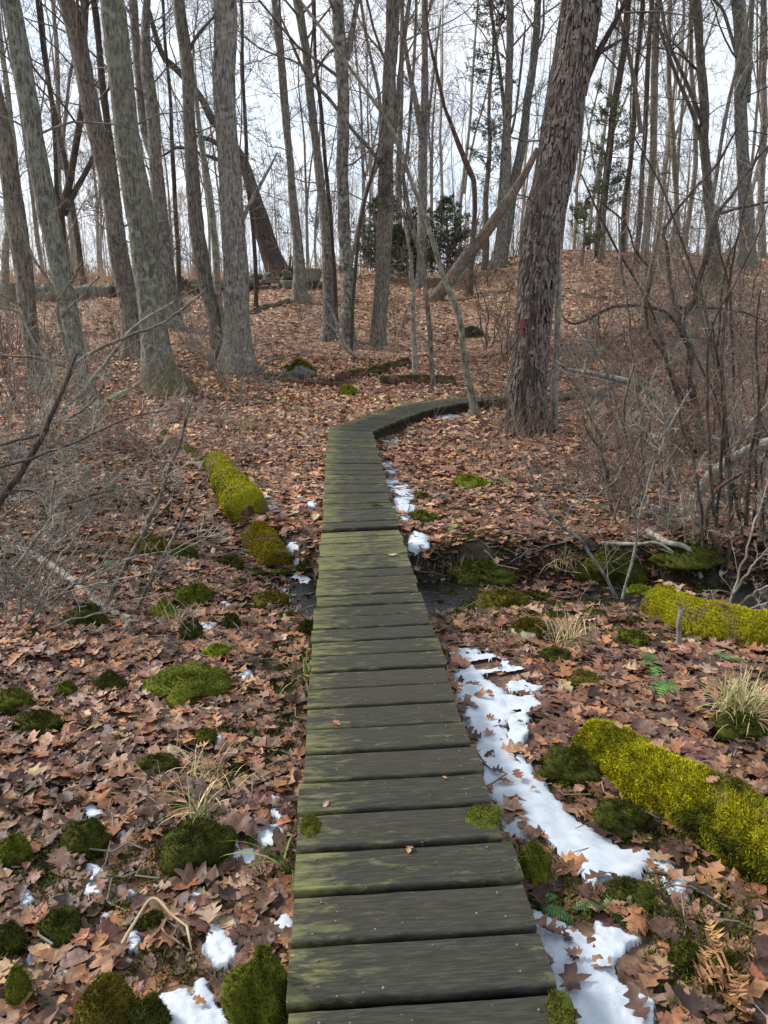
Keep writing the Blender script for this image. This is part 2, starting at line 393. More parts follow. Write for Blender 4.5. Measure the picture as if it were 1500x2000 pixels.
field = sstep(33, 37, Y)*sstep(4, -2, X)
gc = np.stack([leafy, field, 0*leafy], -1).reshape(-1,3)
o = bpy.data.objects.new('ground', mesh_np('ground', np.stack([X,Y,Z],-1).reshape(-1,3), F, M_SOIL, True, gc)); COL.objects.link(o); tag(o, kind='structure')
# stream water lies in the channel
sx_ = np.linspace(-1.6, 14, 160); WL = -.845
l_ = creek_c(sx_)-.62; h_ = creek_c(sx_)+.5
V = np.concatenate([np.stack([sx_, l_, np.full_like(sx_, WL)],-1), np.stack([sx_, h_, np.full_like(sx_, WL)],-1)])
i = np.arange(len(sx_)-1); n_ = len(sx_)
o = bpy.data.objects.new('stream_water', mesh_np('stream_water', V, np.stack([i, i+1, i+1+n_, i+n_],-1), M_WATER)); COL.objects.link(o); tag(o, kind='structure')
# ================================================================== BOARDWALK
def zdeck(x, y): return np.where(y < 6.22, -.08*np.asarray(y, float), np.interp(y, [6.22, 10, 11, 14.5, 16], [-.5, -.5, -.49, -.43, -.42]))
def dk(px, py): return hit(np.array(px, float), np.array(py, float), zdeck)
A_l = dk([553, 627], [2000, 1041]); A_r = dk([1112, 778], [2000, 1034])
dl = (A_l[0]-A_l[1])/(A_l[0,1]-A_l[1,1]); dr = (A_r[0]-A_r[1])/(A_r[0,1]-A_r[1,1])
def ext(p, d, y): return p+d*(y-p[1])
secA = (np.array([ext(A_l[0], dl, -.9), A_l[1]]), np.array([ext(A_r[0], dr, -.88), A_r[1]]), 37)
Bp = dk([628, 640, 728, 778], [1037, 839, 843, 1030])
secB = (np.array([Bp[0]+[0,.01,.012], Bp[1]]), np.array([Bp[3]+[0,.01,.012], Bp[2]]), 24)
Cp = dk([641, 690, 733, 729.5, 762, 795], [838.5, 820, 807, 842, 828, 815])
secC = (Cp[:3]+[0,.012,0], Cp[3:]+[0,.012,0], 13)
Dp = dk([734, 792, 893, 972, 796, 845, 920, 966], [806.5, 787, 776.5, 771.5, 814.5, 797, 784.5, 780])
secD = (Dp[:4]+[.012,.01,0], Dp[4:]+[.012,.01,0], 18)
e1, e2 = secD[0][-1], secD[1][-1]; dd = np.array([1.0, .13, 0.006]); dd /= np.linalg.norm(dd)
secE = (np.array([e1+dd*.02+[.0,.02,0], e1+dd*.5, e1+dd*3.6]), np.array([e2+dd*.02, e2+dd*.45, e2+dd*3.7+[0,-.0,0]]), 19)
rg = np.random.default_rng(5)
def plank_mesh(c4, th, rng, n=12, damp=0):
    """c4: near-left, near-right, far-right, far-left corners relative to centre"""
    NL, NR, FR, FL = c4; u = np.linspace(0, 1, n)[:,None]
    near = NL*(1-u)+NR*u; far = FL*(1-u)+FR*u; w_ = far-near
    wav = .0022*fbm(u[:,0]*7+rng.uniform(0,90), 0*u[:,0], o=3)
    near = near+w_*wav[:,None]*6; prof = [(.0,-th),(.0,-.012),(.008,-.007),(.028,-.002),(.06,0),(.5,.0012),(.94,0),(.972,-.002),(.992,-.007),(1,-.012),(1,-th)]
    rows = []
    for (s, z) in prof:
        p = near+(far-near)*s; p = p.copy(); p[:,2] += z + (wav*.6 if z > -.01 else 0)
        rows.append(p)
    V = np.stack(rows, 1).reshape(-1,3); k = len(prof); F = []
    i = np.arange(n-1)[:,None]*k; j = np.arange(k)[None]; j2 = (j+1) % k
    F = np.stack([i+j, i+k+j, i+k+j2, i+j2], -1).reshape(-1,4)
    mb = MB(); cl = np.zeros((len(V),3)); cl[:,0] = damp; mb.add(V, F, cl)
    for e in (0, n-1):
        r = V[e*k:(e+1)*k]; f = np.arange(k); cc = r.mean(0)[None]
        t = np.stack([f, (f+1) % k, np.full(k, k)], -1)
        mb.add(np.vstack([r, cc]), t if e else t[:,::-1], np.tile([damp,0,0],(k+1,1)))
    return mb
def moss_pad(c, rx, ry, rng, n=900, h=.007, hue=None):
    """a thin cushion of moss: a low dome with blades"""
    mb = MB(); a = np.linspace(0, 2*math.pi, 19)[:-1]; rr = 1+.28*fbm(np.cos(a)*1.7+c[0]*9, np.sin(a)*1.7+c[1]*9, o=3)
    V = [c+np.array([0,0,h])]; cols = [(.10,.11,.02)]
    for s, z in ((.45, .9), (.8, .55), (1, 0)):
        for k, an in enumerate(a): V.append(c+np.array([math.cos(an)*rx*rr[k]*s, math.sin(an)*ry*rr[k]*s, h*z*(.8+.4*rng.random())])); cols.append((.07,.085,.015))
    n_ = len(a); F3 = [(0, 1+k, 1+(k+1) % n_) for k in range(n_)]; F4 = []
    for q in range(2):
        for k in range(n_): F4.append((1+q*n_+k, 1+(q+1)*n_+k, 1+(q+1)*n_+(k+1) % n_, 1+q*n_+(k+1) % n_))
    mb.add(V, [np.array(F4), np.array(F3)], np.array(cols))
    q = np.sqrt(rng.random(n)); an = rng.random(n)*2*math.pi
    base = c+np.stack([np.cos(an)*rx*q*.95, np.sin(an)*ry*q*.95, h*(1-q**2)], -1)
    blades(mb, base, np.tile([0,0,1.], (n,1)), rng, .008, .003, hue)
    return mb
def blades(mb, P, Nn, rng, L, W, hue=None, jit=.55):
    n = len(P); L = L*rng.uniform(.5, 1.5, n)[:,None]; d = nrm(Nn+rng.normal(size=(n,3))*jit); s = nrm(np.cross(d, rng.normal(size=(n,3))))
    V = np.stack([P-s*W*.5, P+s*W*.5, P+d*L], 1).reshape(-1,3)
    k = rng.random(n)
    if hue is None: hue = ((.055,.07,.010), (.17,.175,.018))
    c0, c1 = np.array(hue[0]), np.array(hue[1]); c = c0+(c1-c0)*k[:,None]
    mb.add(V, np.arange(3*n).reshape(-1,3), (c[:,None]*np.array([.45,.45,1.3])[None,:,None]).reshape(-1,3))  # dark roots, light tips: brown moss interior plus depth shade painted in
def edge_at(E, s):
    """point at fraction s along a polyline"""
    l = np.r_[0, np.cumsum(np.linalg.norm(np.diff(E, axis=0), axis=1))]; return np.stack([np.interp(s*l[-1], l, E[:,k]) for k in range(3)], -1)
_mb = MB(); _a = np.arange(8)*math.pi/4; _r = np.stack([.0038*np.cos(_a), .0038*np.sin(_a), 0*_a], -1); _mb.add(np.vstack([_r, _r*[.8,.8,1]+[0,0,.0022], [[0,0,.0026]]]), [np.array([(i,(i+1)%8,8+(i+1)%8,8+i) for i in range(8)]), np.array([(8+i,8+(i+1)%8,16) for i in range(8)])])
mN, tN, bN = mat_new('galvanised nail'); bN.inputs['Base Color'].default_value = (.14,.13,.115,1); bN.inputs['Metallic'].default_value = .5; bN.inputs['Roughness'].default_value = .5
NAIL = _mb.mesh('nail', mN)
def section(name_label, sec, stringer_h=.19, damp_end=0, nails=False, base_damp=(.035,.035)):
    Lp, Rp, n = sec; c0 = (Lp[0]+Rp[0]+Lp[-1]+Rp[-1])/4
    root = thing('boardwalk_section', name_label, 'boardwalk', c0, 'boardwalk sections')
    q = np.linspace(0, 1, n+1); gap = rg.uniform(.07, .125, n+1)
    for i in range(n):
        s0 = q[i]+gap[i]/n*.5; s1 = q[i+1]-gap[i+1]/n*.5
        c4 = [edge_at(Lp, s0), edge_at(Rp, s0), edge_at(Rp, s1), edge_at(Lp, s1)]
        ov = rg.normal(0, .006, 2); wv = nrm(c4[1]-c4[0]); c4[0] = c4[0]+wv*ov[0]; c4[3] = c4[3]+wv*ov[0]; c4[1] = c4[1]+wv*ov[1]; c4[2] = c4[2]+wv*ov[1]
        ctr = sum(c4)/4; dz = rg.normal(0, .0028); yaw = math.atan2(wv[1], wv[0])
        cy, sy = math.cos(-yaw), math.sin(-yaw)
        rel = [np.array([(p-ctr)[0]*cy-(p-ctr)[1]*sy, (p-ctr)[0]*sy+(p-ctr)[1]*cy, (p-ctr)[2]+dz]) for p in c4]
        fr = i/max(n-1,1); dmp = rg.normal(0, .03) + damp_end*sstep(.72, 1, fr) + base_damp[0]+(base_damp[1]-base_damp[0])*fr
        mb = plank_mesh(rel, .038, rg, damp=dmp)
        pl = bpy.data.objects.new('plank', mb.mesh('plank', M_PLANK)); COL.objects.link(pl); pl.parent = root
        pl.location = ctr-c0; pl.rotation_euler = (0,0,yaw)
        if nails:
            for sx3 in (-1, 1):
                for sy3 in (-.04, .045):
                    nh = bpy.data.objects.new('nail', NAIL); COL.objects.link(nh); nh.parent = pl; hw_ = abs(rel[1][0]-rel[0][0])/2
                    nh.location = (sx3*(hw_-.075)+rg.normal(0,.006), sy3+rg.normal(0,.006), .0015+dz)
    for E, Eo in ((Lp, Rp), (Rp, Lp)):
        s = np.linspace(0.002, .998, 14); P = edge_at(E, s); Q = edge_at(Eo, s); iw = nrm(Q-P); P = P+iw*.045
        mb = MB(); a = P+[0,0,-.037]; b_ = P+iw*.04+[0,0,-.037]
        V = np.stack([a, b_, b_+[0,0,-stringer_h], a+[0,0,-stringer_h]], 1).reshape(-1,3); i = np.arange(13)[:,None]*4; j = np.arange(4)[None]; j2 = (j+1) % 4
        mb.add(V, np.stack([i+j, i+4+j, i+4+j2, i+j2], -1).reshape(-1,4)); mb.add(V[:4], [(0,1,2,3)]); mb.add(V[-4:], [(3,2,1,0)])
        mb.obj('stringer', M_JOIST, root, smooth=False)
    for s in np.linspace(.03, .97, max(2, int(n/12))):
        P = edge_at(Lp, s); Q = edge_at(Rp, s); iw = nrm(Q-P)
        for R_ in (P+iw*.12, Q-iw*.12):
            g = float(G(R_[0], R_[1])); a = .045; top = R_[2]-.06
            if top-g < .02: continue
            mb = MB(); fw = np.array([-iw[1], iw[0], 0]); c = [R_+iw*a*i+fw*a*j for i, j in ((-1,-1),(1,-1),(1,1),(-1,1))]
            V = [np.r_[p[:2], top] for p in c]+[np.r_[p[:2], g-.1] for p in c]
            mb.add(V, [(0,1,2,3),(0,4,5,1),(1,5,6,2),(2,6,7,3),(3,7,4,0)]); mb.obj('post', M_JOIST, root, smooth=False)
    return root
bwA = section('long near stretch of mossy plank boardwalk sloping down from the viewer to the stream', secA, damp_end=.12, nails=True, base_damp=(-.07,.045))
bwB = section('straight level stretch of plank boardwalk between the stream and the bend', secB)
bwC = section('short angled stretch of plank boardwalk just past the corner, fanned boards', secC)
bwD = section('curving stretch of boardwalk with dark exposed side beam leading to the big shaggy tree', secD)
bwE = section('farthest stretch of boardwalk seen edge on behind and right of the big shaggy tree', secE)
# moss pads that grow on three near planks, each a sub-part of its plank
planks = [c for c in bwA.children if c.name.startswith('plank')]
bpy.context.view_layer.update()
for (px, py, rx, ry) in ((606,1592,.034,.06),(943,1585,.066,.062),(1092,1968,.034,.07),(736,993,.06,.04)):
    src = planks if py > 1041 else [c for c in bwB.children if c.name.startswith('plank')]
    p = dk([px], [py])[0]; best = min(src, key=lambda c: np.linalg.norm(root_loc(c)-p)); rl_ = root_loc(best)
    yaw = best.rotation_euler.z; q = p-rl_; q = np.array([q[0]*math.cos(-yaw)-q[1]*math.sin(-yaw), np.clip(q[1], -.02, .02), .001])
    mb = moss_pad(q, rx, ry, rg); mo = bpy.data.objects.new('moss', mb.mesh('moss', M_MOSS)); COL.objects.link(mo); mo.parent = best
# ================================================================== LEAVES (shapes shared by litter and single leaves)
def leaf_tpl(kind, st):
    t = np.linspace(0, 1, st)
    if kind == 'oak':
        w_ = .31*np.sin(np.pi*np.clip(t**.85,0,1))**.75; w_ = w_*(.8+.42*np.cos(2*np.pi*t*3.6+2.2)) if st > 6 else w_*np.where(np.arange(st) % 2 == 1, 1.15, .6); w_[0] = .015; w_[-1] = .05 if st > 6 else .02
    elif kind == 'beech': w_ = .30*np.sin(np.pi*t)**.8+.005
    else: w_ = .5*np.sin(np.pi*t)+.01
    return t, w_
def leaf_batch(mb, P, S, rng, kind, st, cols, tilt=.38, curl=.6, up=None):
    """M leaves: strips either side of a folded, curled midrib"""
    M = len(P)
    if M == 0: return
    t, w_ = leaf_tpl(kind, st)
    if kind == 'maple':          # star: centre fan with five lobes
        an = np.radians([90,72,62,45,30,12,-4,-20,-50,-90,-130,-160,-176,168,150,135,118,108]); r = np.array([.56,.42,.27,.40,.54,.42,.46,.25,.36,.1,.36,.25,.46,.42,.54,.40,.27,.42])
        x = np.r_[0, r*np.cos(an)]; y = np.r_[0, r*np.sin(an)]; k = len(an)
        T = np.stack([x, y, 0*x], -1); f3 = np.stack([np.zeros(k, int), 1+np.arange(k), 1+(np.arange(k)+1) % k], -1); f4 = None
    else:
        T = np.concatenate([np.stack([-w_, t-.5, 0*t], -1), np.stack([0*t, t-.5, 0*t], -1), np.stack([w_, t-.5, 0*t], -1)]); i = np.arange(st-1)
        f4 = np.concatenate([np.stack([i, st+i, st+i+1, i+1], -1), np.stack([st+i, 2*st+i, 2*st+i+1, st+i+1], -1)]); f3 = None
    k = len(T); V = np.repeat(T[None], M, 0)
    V[:,:,:2] *= 1+rng.normal(0, .09, (M,k,1)); V[:,:,0] *= rng.uniform(.7, 1.15, (M,1))
    fold = rng.normal(.12, .2, (M,1)); cu = rng.normal(.1, .9, (M,1))*curl; cv = rng.normal(.2, .9, (M,1))*curl; tw = rng.normal(0, .5, (M,1))*curl
    V[:,:,0] += rng.normal(0, .2, (M,1))*(V[:,:,1]**2)
    V[:,:,2] = np.abs(V[:,:,0])*fold + cu*V[:,:,1]**2 + cv*V[:,:,0]**2 + tw*V[:,:,0]*V[:,:,1] + rng.normal(0, .012, (M,k)) + .035*np.sin(V[:,:,1]*rng.uniform(5,14,(M,1))+rng.uniform(0,6,(M,1)))*rng.uniform(0,1,(M,1))
    a = rng.uniform(0, 2*math.pi, M); ca, sa = np.cos(a), np.sin(a); z0 = np.zeros(M); o1 = np.ones(M)
    Rz = np.stack([ca,-sa,z0,sa,ca,z0,z0,z0,o1], -1).reshape(M,3,3)
    ta = rng.normal(0, tilt, M); tb = rng.uniform(0, 2*math.pi, M); nn = np.stack([np.sin(ta)*np.cos(tb), np.sin(ta)*np.sin(tb), np.cos(ta)], -1)
    if up is not None: nn = nrm(nn+up-np.array([0,0,1]))
    ux = nrm(np.cross(np.tile([0,1.,0.1],(M,1)), nn)); uy = np.cross(nn, ux); Rt = np.stack([ux,uy,nn], -1)
    Rm = Rt@Rz; V = np.einsum('mij,mkj->mki', Rm, V)*S[:,None,None] + P[:,None,:]
    b = (np.arange(M)*k)[:,None,None]; FF = ((b+f4[None]).reshape(-1,4)) if f4 is not None else ((b+f3[None]).reshape(-1,3))
    mb.add(V.reshape(-1,3), FF, np.repeat(cols, k, 0))
LC = np.array([1.2,1.17,1.03])*np.array([(.34,.165,.088),(.29,.135,.078),(.235,.13,.095),(.20,.11,.085),(.155,.078,.06),(.105,.055,.045),(.075,.042,.036),(.36,.22,.135),(.42,.29,.2),(.29,.19,.155),(.24,.10,.055),(.33,.21,.17)])
LP_near = np.array([.11,.11,.11,.10,.15,.17,.16,.05,.02,.06,.05,.03]); LP_far = np.array([.13,.10,.15,.10,.08,.04,.03,.12,.07,.1,.03,.05])
def leafcol(n, p, rng):
    c = LC[rng.choice(len(LC), n, p=p/p.sum())]; return np.clip(c*rng.uniform(.62, 1.32, (n,1))*(1+rng.normal(0, .05, (n,3))), .01, 1)
# ================================================================== SNOW (polygons traced on the ground)
def poly_sd(x, y, P):
    """signed distance (positive inside) to polygon P"""
    d = np.full(x.shape, 1e9); ins = np.zeros(x.shape, bool); n = len(P)
    for i in range(n):
        a, b = P[i], P[(i+1) % n]; e = b-a; wx, wy = x-a[0], y-a[1]
        h = np.clip((wx*e[0]+wy*e[1])/max(e@e, 1e-12), 0, 1); d = np.minimum(d, np.hypot(wx-e[0]*h, wy-e[1]*h))
        c1 = (a[1] <= y) & (b[1] > y); c2 = (b[1] <= y) & (a[1] > y); cr_ = e[0]*wy-e[1]*wx
        ins ^= (c1 & (cr_ > 0)) | (c2 & (cr_ < 0))
    return np.where(ins, d, -d)
SNOW = []
def snow_patch(label, pts, rough=.02, thick=.022, res=None, fr=9, group=None, holes=0):
    p = hit([q[0] for q in pts], [q[1] for q in pts])[:,:2]
    ext_ = p.max(0)-p.min(0); res = res or max(.006, ext_.max()/120)
    xs = np.arange(p[:,0].min()-.05, p[:,0].max()+.05, res); ys = np.arange(p[:,1].min()-.05, p[:,1].max()+.05, res)
    X, Y = np.meshgrid(xs, ys); sd = poly_sd(X, Y, p) + rough*fbm(X*fr, Y*fr, o=4) + .12*rough*fbm(X*fr*6, Y*fr*6, o=2) + rough*.25
    if holes: sd = np.minimum(sd, .03-holes*np.maximum(0, fbm(X*7+3, Y*16, o=4)-.1)*.25)
    h = thick*np.clip(sd/.07, 0, 1)**.8 + .009*fbm(X*6, Y*6, o=4)*np.clip(sd/.05,0,1)
    Z = G(X, Y)+.018*fbm(X*4, Y*4, o=3)+.02+h+.0025*fbm(X*60, Y*60, o=2); Z = np.where(sd < 0, Z-.02, Z)
    ok = sd > -res*1.2; n_, m_ = X.shape; idx = np.arange(n_*m_).reshape(n_, m_)
    q = ok[:-1,:-1] & ok[:-1,1:] & ok[1:,1:] & ok[1:,:-1]
    F = np.stack([idx[:-1,:-1][q], idx[:-1,1:][q], idx[1:,1:][q], idx[1:,:-1][q]], -1)
    if len(F) == 0: return
    used = np.unique(F); re = np.zeros(n_*m_, int); re[used] = np.arange(len(used))
    V = np.stack([X,Y,Z],-1).reshape(-1,3)[used]; loc = np.array([p[:,0].mean(), p[:,1].mean(), V[:,2].mean()])
    o = bpy.data.objects.new('snow_patch', mesh_np('snow_patch', V-loc, re[F], M_SNOW)); COL.objects.link(o); o.location = loc
    tag(o, label, 'snow', group); SNOW.append(p)
def ell(cx, cy, rx, ry, n=11, seed=0):
    r = np.random.default_rng(int(cx*7+cy)); a = np.arange(n)*2*math.pi/n; k = 1+r.uniform(-.3,.3,n)
    return [(cx+rx*math.cos(t)*k[i], cy+ry*math.sin(t)*k[i]) for i, t in enumerate(a)]
snow_patch('long bright strip of snow along the near boardwalk, tapering towards the large mossy log',
  [(884,1325),(925,1305),(985,1360),(1000,1400),(985,1430),(1000,1470),(1035,1490),(1062,1545),(1110,1590),(1160,1625),(1220,1655),(1278,1668),(1325,1705),(1338,1760),(1300,1715),(1262,1700),(1232,1738),(1170,1742),(1130,1720),(1095,1675),(1060,1648),(1000,1650),(975,1610),(950,1540),(925,1450),(900,1385)], .022, .014, fr=13, holes=.07)
snow_patch('broken leaf strewn snow beside the boardwalk right after the stream bank, nearer side', [(888,1275),(940,1268),(1010,1300),(1052,1345),(1050,1390),(1020,1400),(1065,1420),(1030,1450),(1005,1460),(990,1395),(930,1315),(893,1325)], .04, .010, fr=14, holes=1.0)
snow_patch('broad snow patch at the bottom right corner of the boardwalk', [(1040,1795),(1090,1805),(1150,1842),(1172,1815),(1215,1822),(1252,1838),(1225,1862),(1205,1895),(1222,1925),(1262,1950),(1278,2010),(1290,2120),(1130,2120),(1080,1960),(1060,1890)], .022, .015, fr=13, holes=.07)
snow_patch('medium snow patch left of the boardwalk beside the leaning mossy stone', [(408,1830),(420,1800),(445,1800),(462,1830),(468,1850),(440,1862),(460,1875),(450,1895),(415,1888),(405,1860)], .018, .012, fr=20)
snow_patch('snow patch at the bottom edge left of the boardwalk, between two mossy stones', [(315,1955),(345,1940),(378,1948),(395,1925),(412,1950),(425,1975),(450,2000),(450,2060),(330,2060)], .02, .012, fr=18)
snow_patch('small round clump of snow among brown leaves near the grassy mossy stone', ell(528,1645,23,20), .016, .012, fr=22)
snow_patch('snow wedge touching the left boardwalk edge above the leaning mossy stone', ell(553,1830,20,26), .012, .012, fr=22)
snow_patch('snow streak along the right side of the boardwalk beyond the stream, largest of the streak', ell(788,975,20,17), .02, .02, fr=10)
snow_patch('snow clump beside the boardwalk at the stream edge, round and bright', ell(814,1064,24,17), .01, .025, fr=14)
snow_patch('thin snow lens lying in the shade under the curve of the boardwalk', ell(872,815,24,4.5), .03, .02, fr=5)
snow_patch('snow patch on the leaves left of the second boardwalk stretch beside the mossy log', ell(522,990,18,18), .03, .012, fr=11, holes=.8)
snow_patch('wet broken snow beside the dark stream bed left of the boardwalk', ell(588,1150,34,20), .03, .012, fr=11, holes=1)
for (cx,cy,rx,ry) in ((765,866,18,5),(757,911,14,5),(772,926,16,6),(766,944,17,6),(790,997,22,6),(795,1020,14,6),(775,955,26,6)):
    snow_patch('small melting snow spot in the line along the right side of the far boardwalk', ell(cx,cy,rx,ry), .03, .015, fr=8, group='small snow spots right of the far boardwalk', holes=.6)
for (cx,cy,rx,ry) in ((455,1668,12,18),(378,1765,20,24),(186,1590,22,10),(215,1662,13,20),(537,1563,13,9),(544,1592,12,12),(188,1702,16,9),(486,1682,9,12),(184,1738,16,16),(265,1850,9,14),(60,1990,12,8),(8,1712,12,7),(52,1765,8,12),(430,1452,9,7),(480,1325,10,10),(470,1385,7,6),(270,1932,12,8),(402,1228,22,9),(440,1182,9,5),(610,991,9,6),(583,977,7,5),(570,1072,14,8),(575,1100,8,6),(900,1152,24,4),(866,1142,8,5),(150,914,6,5),(60,1870,9,10),(1195,1935,10,6),(240,1640,7,10),(500,1545,5,6),(205,1805,8,8),(255,1745,9,5)):
    snow_patch('small crumb of old snow among the fallen leaves beside the boardwalk', ell(cx,cy,rx,ry), .012, .014, fr=22, group='small scattered crumbs of old snow')
# ================================================================== STONES
def ball(nu=26, nv=16):
    u = np.arange(nu)*2*math.pi/nu; v = np.linspace(0, math.pi, nv)
    U, Vv = np.meshgrid(u, v); P = np.stack([np.sin(Vv)*np.cos(U), np.sin(Vv)*np.sin(U), np.cos(Vv)], -1).reshape(-1,3)
    i = np.arange(nv-1)[:,None]*nu; j = np.arange(nu)[None]; j2 = (j+1) % nu
    return P, np.stack([i+j, i+nu+j, i+nu+j2, i+j2], -1).reshape(-1,4)
HUE_DARK = ((.030,.036,.007), (.085,.092,.014)); HUE_OLIVE = ((.06,.055,.010), (.17,.14,.018)); HUE_BRIGHT = ((.09,.12,.010), (.27,.31,.018)); HUE_GOLD = ((.19,.18,.010), (.60,.56,.02)); HUE_MID = ((.05,.065,.009), (.15,.165,.016))
def mossy(name, label, cat, c, r, hue, rng, nbl=2500, moss_cover=1.0, stone_col=(.17,.16,.14), group=None, bl=.012, lump=.22, rot=0., flat=0., seed=None):
    """stone centred at c with radii r, moss shell with blades as a child"""
    P, F = ball(34, 22) if max(r) > .08 else ball(20, 12); s = seed if seed is not None else rng.uniform(0, 50)
    d = 1+lump*fbm(P[:,0]*2.+s, P[:,1]*2., P[:,2]*1.6, 3)+.09*fbm(P[:,0]*4+s, P[:,1]*4, P[:,2]*4, 3)
    an_ = np.arctan2(P[:,1], P[:,0]); Q = P*d[:,None]*r; Q[:,:2] *= (1+.22*fbm(np.cos(an_)*1.3+s, np.sin(an_)*1.3+4, o=3))[:,None]
    ca, sa = math.cos(rot), math.sin(rot); Q = np.stack([Q[:,0]*ca-Q[:,1]*sa, Q[:,0]*sa+Q[:,1]*ca, Q[:,2]], -1)
    root = tag(bpy.data.objects.new(name, None), label, cat, group); 
    mb = MB(); cc = np.array(stone_col)*(1+.25*fbm(P[:,0]*3+s, P[:,1]*3, P[:,2]*3, 3))[:,None]; mb.add(Q, F, np.clip(cc, .01, 1))
    bpy.data.objects.remove(root); root = thing(name, label, cat, c, group)
    me = mb.mesh('stone', M_STONE); o = bpy.data.objects.new('stone', me); COL.objects.link(o); o.parent = root
    if moss_cover > 0:
        nrm_ = nrm(Q/np.array(r)**2); k = nrm_[:,2]*.8 + .5*fbm(P[:,0]*2.2+s+9, P[:,1]*2.2, P[:,2]*2.2, 3)
        ok = k > (1-moss_cover*1.8); th = np.where(ok, 1.045, .985); th = th+.03*fbm(P[:,0]*9+s, P[:,1]*9, P[:,2]*9, 2)
        M_ = Q*th[:,None]; fk = ok[F].sum(1) >= 2; F2 = F[fk]
        if len(F2):
            used = np.unique(F2); re = np.zeros(len(Q), int); re[used] = np.arange(len(used)); mb = MB()
            h0, h1 = np.array(hue[0]), np.array(hue[1]); kk = np.clip(.38+.3*fbm(P[:,0]*4+s, P[:,1]*4, P[:,2]*4, 3), 0, 1)[:,None]
            mb.add(M_[used], re[F2], (h0+(h1-h0)*kk)[used]*.9)
            if nbl:
                fi = F2[rng.integers(0, len(F2), nbl)]; wgt = rng.dirichlet((1,1,1,1), nbl); pb = (M_[fi]*wgt[...,None]).sum(1); nb = (nrm_[fi]*wgt[...,None]).sum(1)
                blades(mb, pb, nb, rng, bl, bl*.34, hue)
            o2 = bpy.data.objects.new('moss', mb.mesh('moss', M_MOSS)); COL.objects.link(o2); o2.parent = root
    return root
rs = np.random.default_rng(21); STN = []
def stone_px(label, cx, cyb, wp, hp, hue, cover=1., nbl=None, dz=.5, ry=.8, name='mossy_stone', col=(.16,.15,.13), group=None, lump=.22, yo=.35):
    p = hit([cx], [cyb-hp*.12])[0]; dep = depth_of(p); rx = wp/2*dep/FPX*.98; hz = hp*dep/FPX
    ang = math.atan2(CAMZ-p[2], p[1]); rz = max(.3*hz, (hz-rx*ry*.9*math.sin(ang))*.62/math.cos(ang)); rz = max(rz*.78, rx*.34)
    c = p+np.array([0, rx*ry*yo, rz*(dz-.35)+.03]); STN.append((c[0], c[1], rx, rx*ry))
    n = int(min(9000, 2200*(wp*hp/4000.)**.9+250)) if nbl is None else nbl
    return mossy(name, label, 'stone', c, (rx, rx*ry, rz), hue, rs, n, cover, col, group, bl=max(.009, dep*.0036), rot=0, lump=lump*1.3)
NEARST = 'low moss covered stones left of the boardwalk'
